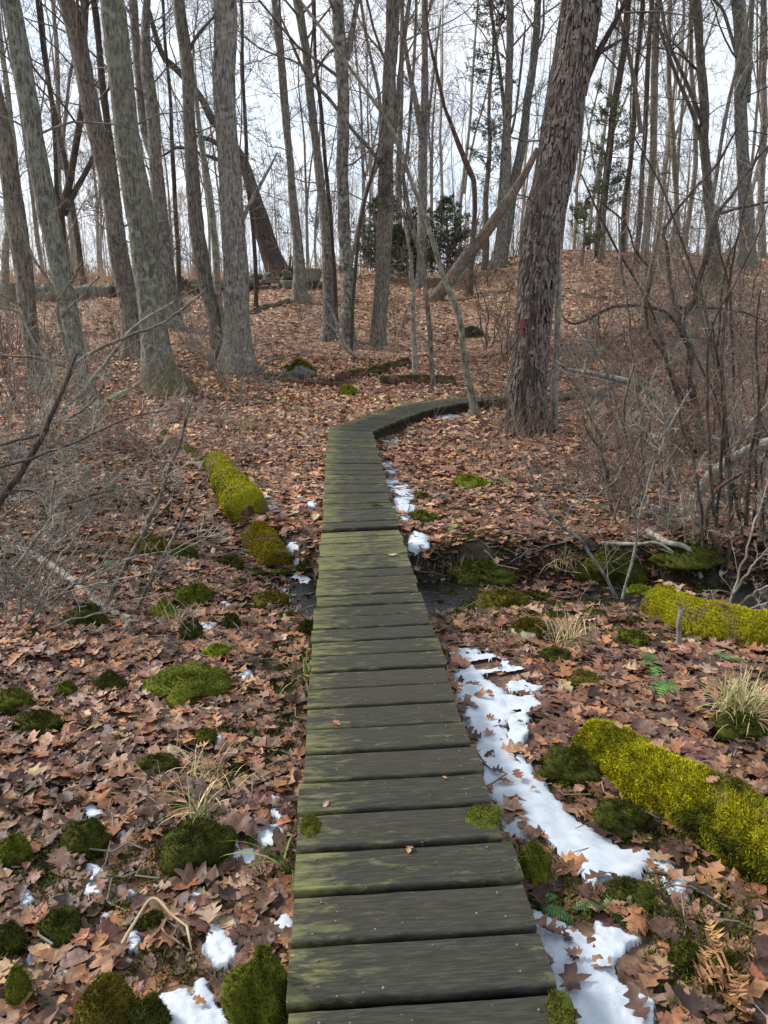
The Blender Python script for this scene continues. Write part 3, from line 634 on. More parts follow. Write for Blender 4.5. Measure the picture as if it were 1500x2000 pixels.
for a in [
 ('broad dark green mossy stone alone among the leaves left of the near boardwalk',365,1372,146,66,HUE_MID,1.1),
 ('round dark mossy stone with grass blades growing over it, left of the near boardwalk',384,1705,128,112,HUE_DARK,1.1),
 ('tall leaning yellow green mossy stone pressed against the left boardwalk edge',512,2040,98,205,HUE_MID,1.2),
 ('lichen crusted mossy stone at the bottom edge of the photo, paler on its left',205,2030,118,108,HUE_OLIVE,.75),
 ('dark rounded mossy stone at the bottom edge joined to the lichen crusted one',292,2030,78,70,HUE_DARK,1.1),
 ('small mossy stone with a bare grey patch left of the grassy mossy stone',164,1675,80,75,HUE_DARK,.9),
 ('bright lime green mossy stone beside the fork of the grey fallen branch',322,1220,50,48,HUE_BRIGHT,1.2),
 ('dark round mossy stone behind and right of the lime green one',380,1190,68,54,HUE_MID,1.1),
 ('upright dark mossy stone in front of the round one near the fallen branch',372,1262,42,58,HUE_DARK,1.1),
 ('small yellow green mossy stone in front of the snowy gap by the broad stone',426,1292,44,32,HUE_BRIGHT,1.1),
 ('dark brownish mossy stone nearest the deck in the left stream bed',527,1190,60,38,HUE_OLIVE,1.1),
 ('small dark wet mossy stone at the middle of the left stream bed',452,1235,38,34,HUE_DARK,1.1),
 ('mossy stone just below the end of the mossy log in the left stream bed',446,1122,52,42,HUE_DARK,1.1),
 ('olive brown mossy boulder left of the stream bed beneath the twigs',290,1092,72,52,HUE_OLIVE,1.1),
 ('dark hummock of moss behind the right side of the olive boulder',350,1098,56,36,HUE_DARK,1.1),
 ('small mossy stone tucked against the left edge of the boardwalk past the grass tuft',600,1248,34,36,HUE_DARK,1.1),
 ('dark mossy hump below the grey fallen branch at far left',168,1232,66,56,HUE_DARK,1.1),
 ('dark mossy hump at the left with leaves on it, above the broad mossy stone',215,1365,58,58,HUE_DARK,1.),
 ('low mossy stone cut by the left edge of the photo',22,1395,70,48,HUE_MID,1.1),
 ('mossy stone near the left edge with a pale leaf leaning on it',72,1440,82,52,HUE_DARK,1.1),
 ('narrow upright mossy stone between two dark humps on the left',131,1368,32,36,HUE_MID,1.1),
 ('small dark moss cushion below the broad mossy stone',308,1522,66,44,HUE_DARK,1.),
 ('mossy stone at the left edge with bright green tips',28,1700,62,66,HUE_MID,1.1),
 ('low black green mossy stone in the lower left among curled leaves',118,1842,84,56,HUE_DARK,.9),
 ('mossy stone cut by the left edge low in the photo',20,1870,56,66,HUE_DARK,1.),
 ('slim mossy stone near the bottom left corner with a bright top',38,1975,40,80,HUE_MID,1.1),
 ('small mossy stone in the lower left by the bent straw stems',300,1822,40,30,HUE_DARK,.9),
 ('small bright mossy tuft stone by dry grass blades',405,1462,34,34,HUE_MID,1.1),
 ('bright yellow green mossy stone alone on the leaves right of the far boardwalk',916,960,66,38,HUE_BRIGHT,1.2),
 ('flat mossy stone touching the end of the snow streak right of the boardwalk',824,1022,48,22,HUE_MID,1.1),
 ('small olive mossy stone in the leaves beside the snow streak',826,981,32,15,HUE_OLIVE,1.1),
 ('moss draped boulder in the stream bank right of the boardwalk',930,1148,118,66,HUE_DARK,1.1),
 ('lower mossy boulder dipping into the stream right of the boardwalk',985,1200,86,52,HUE_OLIVE,1.),
 ('large dark mossy mound on the far stream bank below the branches',1196,1148,118,90,HUE_DARK,1.2),
 ('dark mossy mound on the far bank further right behind the mossy log',1345,1110,120,60,HUE_DARK,1.2),
 ('mossy cushion stone touching the left tip of the far mossy log',1248,1170,50,26,HUE_BRIGHT,1.2),
 ('small flat mossy stone in the leaves left of the far mossy log',1238,1268,64,36,HUE_MID,1.),
 ('dark mossy ledge under the left end of the large mossy log',1128,1530,112,72,HUE_DARK,1.1),
 ('dark mossy ledge under the middle of the large mossy log',1215,1630,90,70,HUE_DARK,1.),
 ('snow dusted mossy stone at the right edge of the near boardwalk',1036,1748,66,104,HUE_MID,1.1),
 ('dark mossy stone among leaves right of the snow with small ferns',1222,1775,92,46,HUE_DARK,1.1),
 ('dark mossy stone under the straw grass tuft at right',1448,1450,92,58,HUE_DARK,1.1),
 ('mossy stone at lower right with curled dry fern fronds on it',1415,1935,60,66,HUE_DARK,1.),
 ('small mossy stone left of the curled dry fern fronds',1345,1900,56,50,HUE_DARK,1.),
 ('small moss patch stone on the leaf litter near the large mossy log end',1140,1345,60,26,HUE_OLIVE,1.),
 ('moss cushion in front of the stream below the cone shaped stone',1088,1300,66,26,HUE_DARK,1.),
 ('bright mossy stone on the leaves left of the far dark logs',679,776,36,24,HUE_BRIGHT,1.2),
 ]: stone_px(a[0], *a[1:6], a[6])
stone_px('pale cone shaped stone with moss on its lower side by the stream',1036,1258,76,58,HUE_OLIVE,.42,col=(.36,.33,.25),lump=.1)
stone_px('grey lichen covered boulder beside the dark fallen logs in the distance',585,742,56,44,HUE_OLIVE,.25,col=(.13,.135,.115),name='boulder')
stone_px('flat greenish stone half way up the leafy slope',921,659,44,20,((.07,.08,.05),(.12,.13,.08)),.6,col=(.2,.2,.15),name='boulder')
for (cx,cy,w_,h_) in ((1010,1190,34,16),(880,1172,30,14),(1060,1176,30,12),(1110,1196,40,16),(920,1196,38,14),(1150,1186,26,12),(1168,1215,40,22),(850,1168,26,12),(1090,1215,34,16),(500,1130,34,18),(556,1128,30,16),(480,1200,24,14),(560,1215,28,14),(470,1150,26,16),(540,1065,26,16),(1240,1225,34,16),(860,1192,30,14),(895,1212,36,16),(935,1178,26,12),(965,1205,34,14),(1030,1172,24,10),(1075,1192,30,13),(1130,1208,34,14),(590,1120,26,14),(605,1185,28,14),(575,1200,30,14),(872,1158,30,12),(1195,1196,26,12)):
    stone_px('small dark wet stone lying in the stream bed', cx, cy, w_, h_, HUE_DARK, .35 if cx % 3 else .8, col=(.05,.045,.04), name='stream_stone', group='small wet stones in the stream bed', nbl=120)
# stone wall on the far left rise: one thing with its stones as parts
wall = thing('stone_wall', 'old tumbled dry stone wall along the rise behind the trees at left', 'stone wall', hit([300], [585])[0])
wl0 = root_loc(wall)
for k in range(92):
    u = k/91.; px = -60+u*690; py = 590-32*u**1.3 if u < .8 else 562
    p = hit([px], [py+rs.uniform(-2,3)])[0]; lay = int(rs.choice([0,0,1,1,2]))
    if rs.random() < .12: continue
    r = np.array([rs.uniform(.16,.42), rs.uniform(.16,.3), rs.uniform(.08,.2)])*rs.uniform(.7,1.25); 
    if rs.random() < .1: r *= 1.35
    P, F = ball(14, 9); s = rs.uniform(0, 90); d = 1+.42*fbm(P[:,0]*1.4+s, P[:,1]*1.4, P[:,2]*1.4, 3); P = np.sign(P)*np.abs(P)**.6
    mb = MB(); g = rs.uniform(.6,1.15); lc_ = np.array([.2,.19,.165])*g; mc = np.array([.07,.08,.035])
    kk = np.clip(fbm(P[:,0]*2+s, P[:,1]*2, P[:,2]*2, 2)+P[:,2]*.5, 0, 1)[:,None]*.7
    mb.add(P*d[:,None]*r+p+np.array([rs.uniform(-.15,.15), rs.uniform(-.2,.2), .06+.17*lay]), F, lc_*(1-kk)+mc*kk); mb.obj('stone', M_STONE, wall)
# ================================================================== MOSSY LOGS
def log_thing(label, pts, rad, hue_t, hue_s, nbl, rng, bark_mat=B_ROT, cover=1.0, name='mossy_log', group=None, lump=.14, bl=.016, patches=None, taper=(1,1), cat='log'):
    root = thing(name, label, cat, np.mean(pts, 0), group); n = 60; C = resample(catmull(pts, 8), n); t = nrm(np.gradient(C, axis=0)); s = np.linspace(0, 1, n)
    side = nrm(np.cross(t, [0,0,1.])); upv = np.cross(side, t); sd_ = 36; a = np.arange(sd_)*2*math.pi/sd_; sx = rng.uniform(0, 50); L = np.linalg.norm(C[-1]-C[0])
    endc = np.sqrt(np.clip(np.minimum(s, 1-s)*L/(rad*.22), .05, 1)); rr = rad*(taper[0]+(taper[1]-taper[0])*s)*np.clip(endc, .25, 1)
    def shell(k):
        A, S_ = np.meshgrid(a, s*L); f = 1+lump*fbm(np.cos(A)*.8+S_*1.4/max(rad*4,.3)+sx, np.sin(A)*.8, S_*1.1, 3)+.05*fbm(np.cos(A)*3+sx, np.sin(A)*3, S_*8, 3)
        R_ = rr[:,None]*f*k
        return C[:,None]+R_[...,None]*(np.cos(A)[...,None]*side[:,None]+np.sin(A)[...,None]*upv[:,None]), (np.cos(A)[...,None]*side[:,None]+np.sin(A)[...,None]*upv[:,None])
    V, nn = shell(1.); i = np.arange(n-1)[:,None]*sd_; j = np.arange(sd_)[None]; j2 = (j+1) % sd_; F = np.stack([i+j, i+j2, i+sd_+j2, i+sd_+j], -1).reshape(-1,4)
    mb = MB(); mb.add(V.reshape(-1,3), F)
    for e in (0, n-1):
        c = V[e].mean(0)[None]; k = np.arange(sd_); mb.add(np.vstack([V[e], c]), np.stack([k, (k+1) % sd_, np.full(sd_, sd_)], -1))
    mb.obj('trunk', bark_mat, root)
    if cover > 0:
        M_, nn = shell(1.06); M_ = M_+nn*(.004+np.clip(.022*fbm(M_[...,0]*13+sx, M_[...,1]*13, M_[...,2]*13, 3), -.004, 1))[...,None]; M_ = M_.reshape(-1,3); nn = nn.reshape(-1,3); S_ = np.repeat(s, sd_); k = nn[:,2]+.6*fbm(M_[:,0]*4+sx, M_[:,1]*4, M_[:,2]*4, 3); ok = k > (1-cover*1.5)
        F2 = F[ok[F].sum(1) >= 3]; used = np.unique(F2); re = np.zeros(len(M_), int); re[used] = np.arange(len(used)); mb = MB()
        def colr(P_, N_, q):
            g = np.clip(.42+.55*N_[:,2]+1.1*fbm(P_[:,0]*6+sx, P_[:,1]*6, P_[:,2]*6, 3), 0, 1)[:,None]  # darker towards the underside: shading painted into the moss to round the log
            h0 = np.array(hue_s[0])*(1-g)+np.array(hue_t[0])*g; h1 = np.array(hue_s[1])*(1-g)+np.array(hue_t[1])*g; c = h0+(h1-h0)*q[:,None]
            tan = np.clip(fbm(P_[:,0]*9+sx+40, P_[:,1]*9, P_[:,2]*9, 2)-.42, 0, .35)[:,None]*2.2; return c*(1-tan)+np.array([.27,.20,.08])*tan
        mb.add(M_[used], re[F2], colr(M_[used], nn[used], np.full(len(used), .3))*.55)  # under-layer below the blades kept darker
        if nbl:
            fi = F2[rng.integers(0, len(F2), nbl)]; wg = rng.dirichlet((1,1,1,1), nbl); pb = (M_[fi]*wg[...,None]).sum(1); nb = nrm((nn[fi]*wg[...,None]).sum(1)+np.array([0,0,.2]))
            # tufted: lean blades towards local clump directions
            cl = np.stack([fbm(pb[:,0]*30+7, pb[:,1]*30, pb[:,2]*30, 2), fbm(pb[:,0]*30, pb[:,1]*30+7, pb[:,2]*30, 2), fbm(pb[:,0]*30, pb[:,1]*30, pb[:,2]*30+7, 2)], -1)
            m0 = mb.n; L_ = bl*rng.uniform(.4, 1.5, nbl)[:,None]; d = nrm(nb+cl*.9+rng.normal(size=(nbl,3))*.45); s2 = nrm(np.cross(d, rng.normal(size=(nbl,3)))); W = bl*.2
            VV = np.stack([pb-s2*W, pb+s2*W, pb+d*L_], 1).reshape(-1,3); cb = colr(pb, nb, rng.random(nbl))[:,None]*np.array([.45,.45,1.4])[None,:,None]; mb.add(VV, np.arange(3*nbl).reshape(-1,3), cb.reshape(-1,3))  # blade roots brown inside, darkened further as painted shade between tufts
        mb.obj('moss', M_MOSS, root)
    return root
def gp(px, py, dz=0.):
    p = hit([px], [py])[0]; return p+np.array([0,0,dz])
rad1 = .106
a = gp(1172,1490,.08); b_ = gp(1395,1640,.10); c_ = gp(1640,1800,.12); LOG1 = (a, b_, c_)
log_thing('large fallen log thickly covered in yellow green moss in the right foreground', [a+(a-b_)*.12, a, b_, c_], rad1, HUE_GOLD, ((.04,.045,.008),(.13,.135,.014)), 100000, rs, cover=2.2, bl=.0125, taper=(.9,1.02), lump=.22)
a = gp(1290,1205,.08); b_ = gp(1400,1250,.09); c_ = gp(1610,1282,.10); LOG2 = (a, b_, c_)
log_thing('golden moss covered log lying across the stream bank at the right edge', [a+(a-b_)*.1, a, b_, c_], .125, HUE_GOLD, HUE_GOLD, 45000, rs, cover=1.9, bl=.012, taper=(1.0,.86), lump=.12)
a = gp(432,935,.10); b_ = gp(485,1015,.08)
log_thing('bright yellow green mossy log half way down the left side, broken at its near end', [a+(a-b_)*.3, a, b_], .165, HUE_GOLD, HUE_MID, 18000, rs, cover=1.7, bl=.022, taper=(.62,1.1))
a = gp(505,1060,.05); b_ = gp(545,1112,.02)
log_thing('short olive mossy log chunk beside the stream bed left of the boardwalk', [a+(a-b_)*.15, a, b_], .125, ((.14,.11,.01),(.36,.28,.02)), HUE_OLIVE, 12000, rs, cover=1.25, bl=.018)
a = gp(318,858,.04); b_ = gp(352,880,.04); c_ = gp(408,925,.06)
log_thing('rotten tan log end crumbling behind the bright mossy log', [a, b_, c_], .07, HUE_OLIVE, HUE_OLIVE, 500, rs, B_TAN, cover=.25, name='rotten_log', lump=.4)
for lab, P3, r_, mt in (
 ('dark rotting log lying straight across the leaves beyond the boardwalk bend', [(742,752),(800,748),(890,752)], .10, B_ROT),
 ('dark rotting log with a mossy raised end behind the straight one', [(655,742),(720,734),(797,712)], .10, B_ROT),
 ('low dark rotting log left of the lime green stone', [(515,742),(600,752),(690,756)], .08, B_ROT),
 ('fallen grey log on the slope behind the thick grey tree', [(488,613),(520,602),(580,588)], .07, B_BROWN),
 ('fallen grey log high on the right slope behind the thin stems', [(1330,660),(1390,668),(1450,690)], .09, B_TAN),
 ('pale barkless fallen branch low on the right slope', [(1105,568),(1140,580),(1185,585)], .05, B_TAN),
 ('broken grey stump log near the top of the right slope', [(1290,622),(1350,612),(1400,606)], .12, B_GREY),
 ('thin fallen pole on the right crest', [(930,520),(960,513),(1012,505)], .05, B_DARK)):
    pts = [gp(x, y, r_*.6) for x, y in P3]; dep = depth_of(pts[1])
    log_thing(lab, pts, r_, HUE_DARK, HUE_OLIVE, 600, rs, mt, cover=.22 if mt is B_ROT else .08, name='fallen_log', bl=.02)
# ================================================================== TREES
rt = np.random.default_rng(77)
def trunk_mesh(mb, C, R, sides, seed, amp, fz=2.2, fa=5., flare=.45, h0=0., flarelen=.3, nroots=5):
    """C centre line (n,3), R radii; ridged bark displacement; root flare at the base"""
    n = len(C); t = nrm(np.gradient(C, axis=0)); side = nrm(np.cross(t, [0,1.,0])); upv = np.cross(side, t)
    s = np.r_[0, np.cumsum(np.linalg.norm(np.diff(C, axis=0), axis=1))]; a = np.arange(sides)*2*math.pi/sides; A, S_ = np.meshgrid(a, s)
    Rm = R[:,None]*np.ones_like(A); k = fa*1.0
    ca, sa = np.cos(A), np.sin(A); q = np.maximum(Rm, .03)
    warp = .35*fbm(ca*2+seed, sa*2, S_*1.7, 2)
    rid = 1-np.abs(vn(ca*q*k*4+seed+warp, sa*q*k*4+warp, S_*fz))*2; rid2 = fbm(ca*q*26+seed, sa*q*26, S_*fz*2.4, 3)
    big = fbm(ca*1.1+seed, sa*1.1, S_*.6, 2)
    disp = amp*(.9*rid+.6*rid2)+Rm*.07*big
    lob = .55+.45*np.cos(nroots*A+seed*3+np.sin(A*2+seed)); fl = flare*Rm[0:1]*np.exp(-np.clip(S_-h0, -.05, None)/flarelen)*(.5+lob)
    Rr = Rm+disp+fl
    V = C[:,None]+Rr[...,None]*(ca[...,None]*side[:,None]+sa[...,None]*upv[:,None])
    i = np.arange(n-1)[:,None]*sides; j = np.arange(sides)[None]; j2 = (j+1) % sides
    mb.add(V.reshape(-1,3), np.stack([i+j, i+j2, i+sides+j2, i+sides+j], -1).reshape(-1,4)); return V, s
ALLTREES = []
def hand_tree(label, path, mat, tw=TW_GREY, H=15., limbs=(), lowk=4, crown_k=17, seed=None, name='tree', cat='tree', flare=.4, amp=None, Yoff=0., tmin=.34, group=None, d=(7,6,4), bend=.0, broken=False, rf_top=.25):
    """path: photo pixels up the trunk (x, y, width), read on the upright plane through the foot"""
    seed = rt.uniform(0, 99); foot = hit([path[0][0]], [path[0][1]])[0]; Y0 = foot[1]
    foot[1] += 0; px = np.array(path, float); P = at(px[:,0], px[:,1], Y0+0*px[:,0]); dep = depth_of(P); R = px[:,2]/2*dep/FPX*(.89 if px[0,2] > 18 and px[0,2] < 60 else .95)
    root = thing(name, label, cat, foot, group)
    top = P[-1]; dir_ = nrm(P[-1]-P[-2]); Hn = H-(top[2]-foot[2])
    if not broken and Hn > .5:
        n_ = max(3, int(Hn/1.2)); wob = rt.normal(0, .05, (n_,3)); d_ = dir_.copy(); d_[1] += rt.normal(0,.03)
        for k in range(n_):
            d_ = nrm(d_*[.93,.93,1]+wob[k]*[1,1,0]); top = top+d_*Hn/n_; P = np.vstack([P, top]); R = np.r_[R, R[-1]*(1-(1-rf_top)/n_*1.25)]
    P = np.vstack([P[0]-nrm(P[1]-P[0])*.12, P]); R = np.r_[R[0], R]
    PR_ = catmull(np.c_[P, R], 10); L = np.linalg.norm(np.diff(PR_[:,:3], axis=0), axis=1).sum()
    r0 = R[0]; near = Y0 < 16; st = .035 if near and r0 > .08 else .10; Q = resample(PR_, int(min(420, max(24, L/st)))); C = Q[:,:3]; Rq = np.maximum(Q[:,3], .008)
    # small natural wander
    sl = np.linspace(0, L, len(C)); C = C+np.stack([.03*fbm(sl*.7+seed, 0*sl, o=2), .12*fbm(sl*.35+seed, 0*sl+5, o=2), 0*sl], -1)*np.clip(sl/2, 0, 1)[:,None]*(1 if r0 > .06 else .6)
    am = amp if amp is not None else min(.014, r0*.085)
    mb = MB(); sides = int(np.clip(r0*2*math.pi/.022, 10, 72)) if near else int(np.clip(r0*2*math.pi/.035, 8, 44))
    trunk_mesh(mb, C, Rq, sides, seed, am, flare=flare, h0=.12, flarelen=.12+r0*.9, nroots=int(rt.integers(4,7)))
    tk = mb.obj('trunk', mat, root)
    # traced limbs
    ci = Q[:,2]; LP, LR = [], []
    for (lp, lm) in [(l, mat) for l in limbs]:
        q = np.array(lp, float); yy = Y0+np.linspace(0, rt.uniform(-.5,.5), len(q)); pp = at(q[:,0], q[:,1], yy); rr = q[:,2]/2*depth_of(pp)/FPX
        ddd = nrm(pp[-1]-pp[-2]); rem = rt.uniform(1.5, 3.5)
        if q[-1,1] < 15: pp = np.vstack([pp, pp[-1]+ddd*rem*.5+[0,0,.2], pp[-1]+ddd*rem+[0,0,.6]]); rr = np.r_[rr, rr[-1]*.7, rr[-1]*.3]
        else: pp = np.vstack([pp, pp[-1]+ddd*.5]); rr = np.r_[rr, rr[-1]*.4]
        q2 = resample(catmull(np.c_[pp, rr], 8), 26); mb = MB(); V_ = q2[:,:3]
        tubes(mb, V_, q2[:,3]*(1+.06*fbm(np.arange(26)*.7, np.zeros(26), o=2)), 10); mb.obj('limb', mat, root)
        m12 = resample(q2, 12); LP.append(m12[:,:3]); LR.append(m12[:,3])
    # crown: limbs, branches, twigs
    Tk = resample(np.c_[C, Rq], 40); tp, tr = Tk[None,:,:3], Tk[None,:,3]; mb = MB()
    if crown_k:
        a1, r1 = spawn(tp, tr, crown_k, rt, tmin, .97, (.2,.34), (28,62), 9, .3, .13, .05, .009, .0085, .45)
        tubes(mb, a1, r1, 5)
        if lowk:
            a0, r0_ = spawn(tp, tr, lowk, rt, .1, tmin, (.07,.17), (50,95), 8, .15, .17, .02, .004, .009, .2); tubes(mb, a0, r0_, 4)
    else: a1 = np.zeros((0,9,3)); r1 = np.zeros((0,9)); 
    if broken or not crown_k:
        if lowk: a0, r0_ = spawn(tp, tr, lowk, rt, .25, .95, (.12,.3), (40,85), 8, .4, .17, .02, .003, .008, .2); tubes(mb, a0, r0_, 4)
    srcs = []; tk_ = min(1.25, max(.6, Y0/20))
    if len(a1): srcs.append((a1, r1, d))
    if lowk: srcs.append((a0, r0_, (6,5,3)))
    for lp, lr in zip(LP, LR): srcs.append((lp[None], lr[None], (9,6,4)))
    for sp_, sr_, dd_ in srcs:
        a2, r2 = spawn(sp_, sr_, dd_[0], rt, .2, .97, (.35,.65), (28,65), 7, .55, .15, .04, .007*tk_, .010); tubes(mb, a2, r2, 3)
        a3, r3 = spawn(a2, r2, dd_[1], rt, .15, .97, (.35,.7), (25,65), 5, .6, .16, .03, .0055*tk_, .008); tubes(mb, a3, r3, 3)
        if dd_[2]: a4, r4 = spawn(a3, r3, dd_[2], rt, .15, .97, (.4,.8), (25,65), 4, .7, .16, .02, .0045*tk_, .007); tubes(mb, a4, r4, 3)
    if mb.n: mb.obj('crown', tw, root)
    ALLTREES.append((foot[0], foot[1], r0)); return root, C, Rq
# ---- trees traced one by one, nearest large ones first
big, bC, bR = hand_tree('largest tree, thick shaggy barked trunk with a red paint mark, right of the boardwalk',
  [(1033,850,74),(1030,800,73),(1029,750,71),(1037,650,68),(1047,550,71),(1060,450,77),(1080,350,74),(1090,275,76),(1101,200,74),(1115,125,77),(1121,75,76),(1131,0,76)],
  B_SHAG, H=17, limbs=([(1145,150,20),(1160,118,16),(1176,88,13),(1200,45,10),(1222,0,8)],[(1160,118,12),(1172,103,9),(1188,93,8),(1203,84,6)]), flare=.34, amp=.017, lowk=3)
# loose bark plates on the shaggy trunk
def bark_plates(root, C, R, n, rng, mat, zmax, L=(.06,.2), W=(.018,.04)):
    k = rng.uniform(3, zmax, n); i = k.astype(int); f = (k-i)[:,None]; c = C[i]*(1-f)+C[i+1]*f; r = R[i]; t = nrm(C[i+1]-C[i]); a = rng.uniform(0, 2*math.pi, n)
    side = nrm(np.cross(t, [0,1.,0])); upv = np.cross(side, t); o_ = np.cos(a)[:,None]*side+np.sin(a)[:,None]*upv; tg = np.cross(t, o_); h = (c[:,2]-C[0,2])
    r = r*(1+.42*np.exp(-np.clip(h,0,None)/.45)); l = rng.uniform(*L, n)[:,None]; w_ = rng.uniform(*W, n)[:,None]; base = c+o_*(r[:,None]+.008); lift = rng.uniform(.002,.022,n)[:,None]
    rows = []
    for u, lw, lf_ in ((0,.7,.0),(.35,1.,.25),(.7,.95,.5),(1,.45,1.)):
        p = base-t*l*u+o_*(lift*lf_); rows += [p-tg*w_*.5*lw, p+tg*w_*.5*lw]
    th = o_*.006; V = np.stack(rows+[q-th for q in rows], 1); b = (np.arange(n)*16)[:,None,None]
    F = [(0,1,3,2),(2,3,5,4),(4,5,7,6),(0,2,10,8),(2,4,12,10),(4,6,14,12),(1,9,11,3),(3,11,13,5),(5,13,15,7),(6,7,15,14)]
    mb = MB(); mb.add(V.reshape(-1,3), (b+np.array(F)[None]).reshape(-1,4)); o = mb.obj('bark_plates', mat, root, smooth=False); o['kind'] = 'stuff'
bark_plates(big, bC, bR, 7500, rt, B_PLATE, 240, L=(.05,.17), W=(.016,.036))
# red blaze: a curved patch of paint on the bark
Vb, Fb = [], []; fa = at(np.array([1012.5, 1024.5]), np.array([640., 640.]), bC[0,1]+np.zeros(2)); kz = np.linspace(623, 656, 12)
mb = MB(); rg2 = np.random.default_rng(4); rows = []
for q, py in enumerate(kz):
    w0, w1 = 1014+rg2.uniform(-1.2,1.2)+ (3 if q > 8 else 0), 1024.5+rg2.uniform(-1.5,1.5)-(4 if q > 5 else 0)
    zc = at(np.array([w0]), np.array([py]), np.array([bC[0,1]]))[0]; j = np.argmin(np.abs(bC[:,2]-zc[2])); c = bC[j]; r = bR[j]*1.1+.012
    for wx in np.linspace(w0, w1, 5):
        p = at(np.array([wx]), np.array([py]), np.array([bC[0,1]-r*.8]))[0]; dx = np.clip((p[0]-c[0])/r, -.96, .96); rows.append([c[0]+dx*r, c[1]-r*math.sqrt(1-dx*dx), p[2]])
i = np.arange(11)[:,None]*5; j = np.arange(4)[None]; mb.add(rows, np.stack([i+j, i+j+1, i+6+j, i+5+j], -1).reshape(-1,4)); bz = mb.obj('paint_blaze', M_RED, big)
bz['label'] = 'red painted trail mark'
t9, c9, r9 = hand_tree('thick straight grey trunk with flaking bark, left of centre', [(464,722,64),(464,650,50),(460,550,50),(455,470,47),(451,350,45),(444,250,42),(440,150,43),(439,0,44)], B_GREY, H=18, lowk=3, limbs=([(455,500,10),(478,420,8),(520,340,6)],))
bark_plates(t9, c9, r9, 900, rt, B_GREY, 150, L=(.08,.22))
hand_tree('thick dark green barked trunk with mossy spreading foot, left of the thick grey one', [(326,762,62),(312,725,58),(301,650,50),(290,550,51),(281,450,56),(272,400,54),(255,300,50),(242,200,48),(232,100,48),(222,0,46)], bark('bark mossy foot', (.05,.046,.034), (.16,.155,.12), (.27,.29,.24), .5, moss=(.10,.085,.025)), H=18, flare=.7, lowk=4)
hand_tree('leaning grey green trunk slanting up to the left, second big trunk from the left edge', [(176,792,44),(160,750,34),(143,650,36),(118,550,37),(98,450,41),(86,400,42),(60,250,38),(34,120,40),(12,0,36)], B_GREEN, H=16, lowk=4)
hand_tree('brown trunk cut by the left edge of the photo, leaning left', [(80,765,34),(57,650,34),(40,520,38),(25,400,40),(8,280,34),(-15,180,30),(-40,80,28)], B_BROWN, H=14, lowk=5, limbs=([(60,560,12),(40,440,10),(22,280,9),(2,180,7)],))
hand_tree('dark forked tree between the two left trunks, splitting into two upright arms', [(140,650,30),(125,560,28),(118,450,28),(122,410,24)], B_DARK, TW_DARK, H=3, broken=True, crown_k=0, lowk=2, limbs=([(122,415,20),(135,360,15),(147,290,14),(160,210,13),(163,120,11),(170,0,9)],[(124,420,16),(140,385,12),(160,350,11),(184,304,9)],[(120,430,12),(111,380,9),(108,300,8),(102,210,8),(84,100,7),(72,0,6)]))
hand_tree('tall brown trunk slanting left, between the forked dark tree and the dark green trunk', [(262,700,42),(250,600,38),(233,490,40),(220,400,38),(200,300,37),(178,200,36),(157,100,37),(130,0,35)], B_BROWN, H=17, limbs=([(180,210,14),(172,130,12),(164,60,11),(163,0,10)],))
hand_tree('slim dark trunk with a reddish tint just right of the slanting brown trunk', [(250,610,16),(238,480,15),(228,380,14),(213,270,14),(203,180,14),(193,90,13),(182,0,13)], B_DARK, TW_DARK, H=15, crown_k=12)
hand_tree('grey twin stemmed tree with a knob on its side, behind the dark green trunk', [(342,642,32),(332,575,29),(322,500,33),(314,400,30),(306,300,26),(298,228,28),(288,150,26),(285,60,18),(288,0,15)], B_GREY, H=16, limbs=([(297,300,20),(280,240,18),(272,150,17),(264,60,17),(260,0,16)],))
hand_tree('brown grey trunk between the dark green trunk and the thick grey trunk', [(425,718,29),(420,625,28),(400,550,29),(386,450,29),(380,350,28),(372,220,24),(362,110,25),(350,0,24)], B_BROWN, H=17, limbs=([(365,110,9),(385,70,7),(420,30,5)],))
hand_tree('slender pale grey trunk, smooth and light, touching the thick grey trunk on its left', [(434,690,14),(427,550,14),(420,450,14),(409,360,14),(396,290,11),(385,230,9)], B_PALE, H=13, crown_k=9, flare=.2)
hand_tree('large leaning dark trunk on the left ridge, rising behind the thick grey trunk', [(548,545,44),(530,500,40),(515,450,38),(499,390,30),(475,318,23),(440,262,17),(416,235,16),(390,190,14),(350,140,14),(320,110,12),(302,60,10),(285,0,9)], B_DARK, TW_DARK, H=22, limbs=([(470,320,12),(440,295,10),(415,275,9),(392,268,8)],[(455,330,9),(425,312,8),(400,303,7),(350,288,6),(322,302,4)]), rf_top=.5)
stv = gp(560,548); stump = thing('splintered_stump', 'jagged dark splintered stump beside the foot of the leaning dark trunk on the ridge', 'stump', stv)
mb = MB()
for k in range(22):
    b_ = stv+np.array([rt.uniform(-.3,.55), rt.uniform(-.2,.2), -.1]); tubes(mb, np.stack([b_, b_+[rt.uniform(-.1,.15),0,.35], b_+[rt.uniform(-.2,.3),rt.uniform(-.1,.1),rt.uniform(.5,1.1)]]), np.array([.09,.07,.01]), 5)
mb.obj('splinters', B_DARK, stump)
hand_tree('slim straight grey trunk with a widened foot on the crest, left of centre', [(586,590,27),(580,475,18),(573,425,17),(562,275,15),(550,125,14),(537,0,14)], B_GREY, H=19, flare=.6)
hand_tree('very thin dark sapling just right of the slim straight grey trunk', [(596,575,7),(585,450,7),(573,350,7),(563,220,6),(550,80,6),(546,0,5)], B_DARK, TW_DARK, H=13, crown_k=8)
hand_tree('grey brown trunk curving gently left, left one of the close pair at the centre left', [(641,662,26),(640,550,22),(634,450,20),(629,375,18),(612,250,17),(600,125,17),(583,0,18)], B_GREY, H=17, limbs=([(606,160,6),(636,110,5),(655,95,4)],))
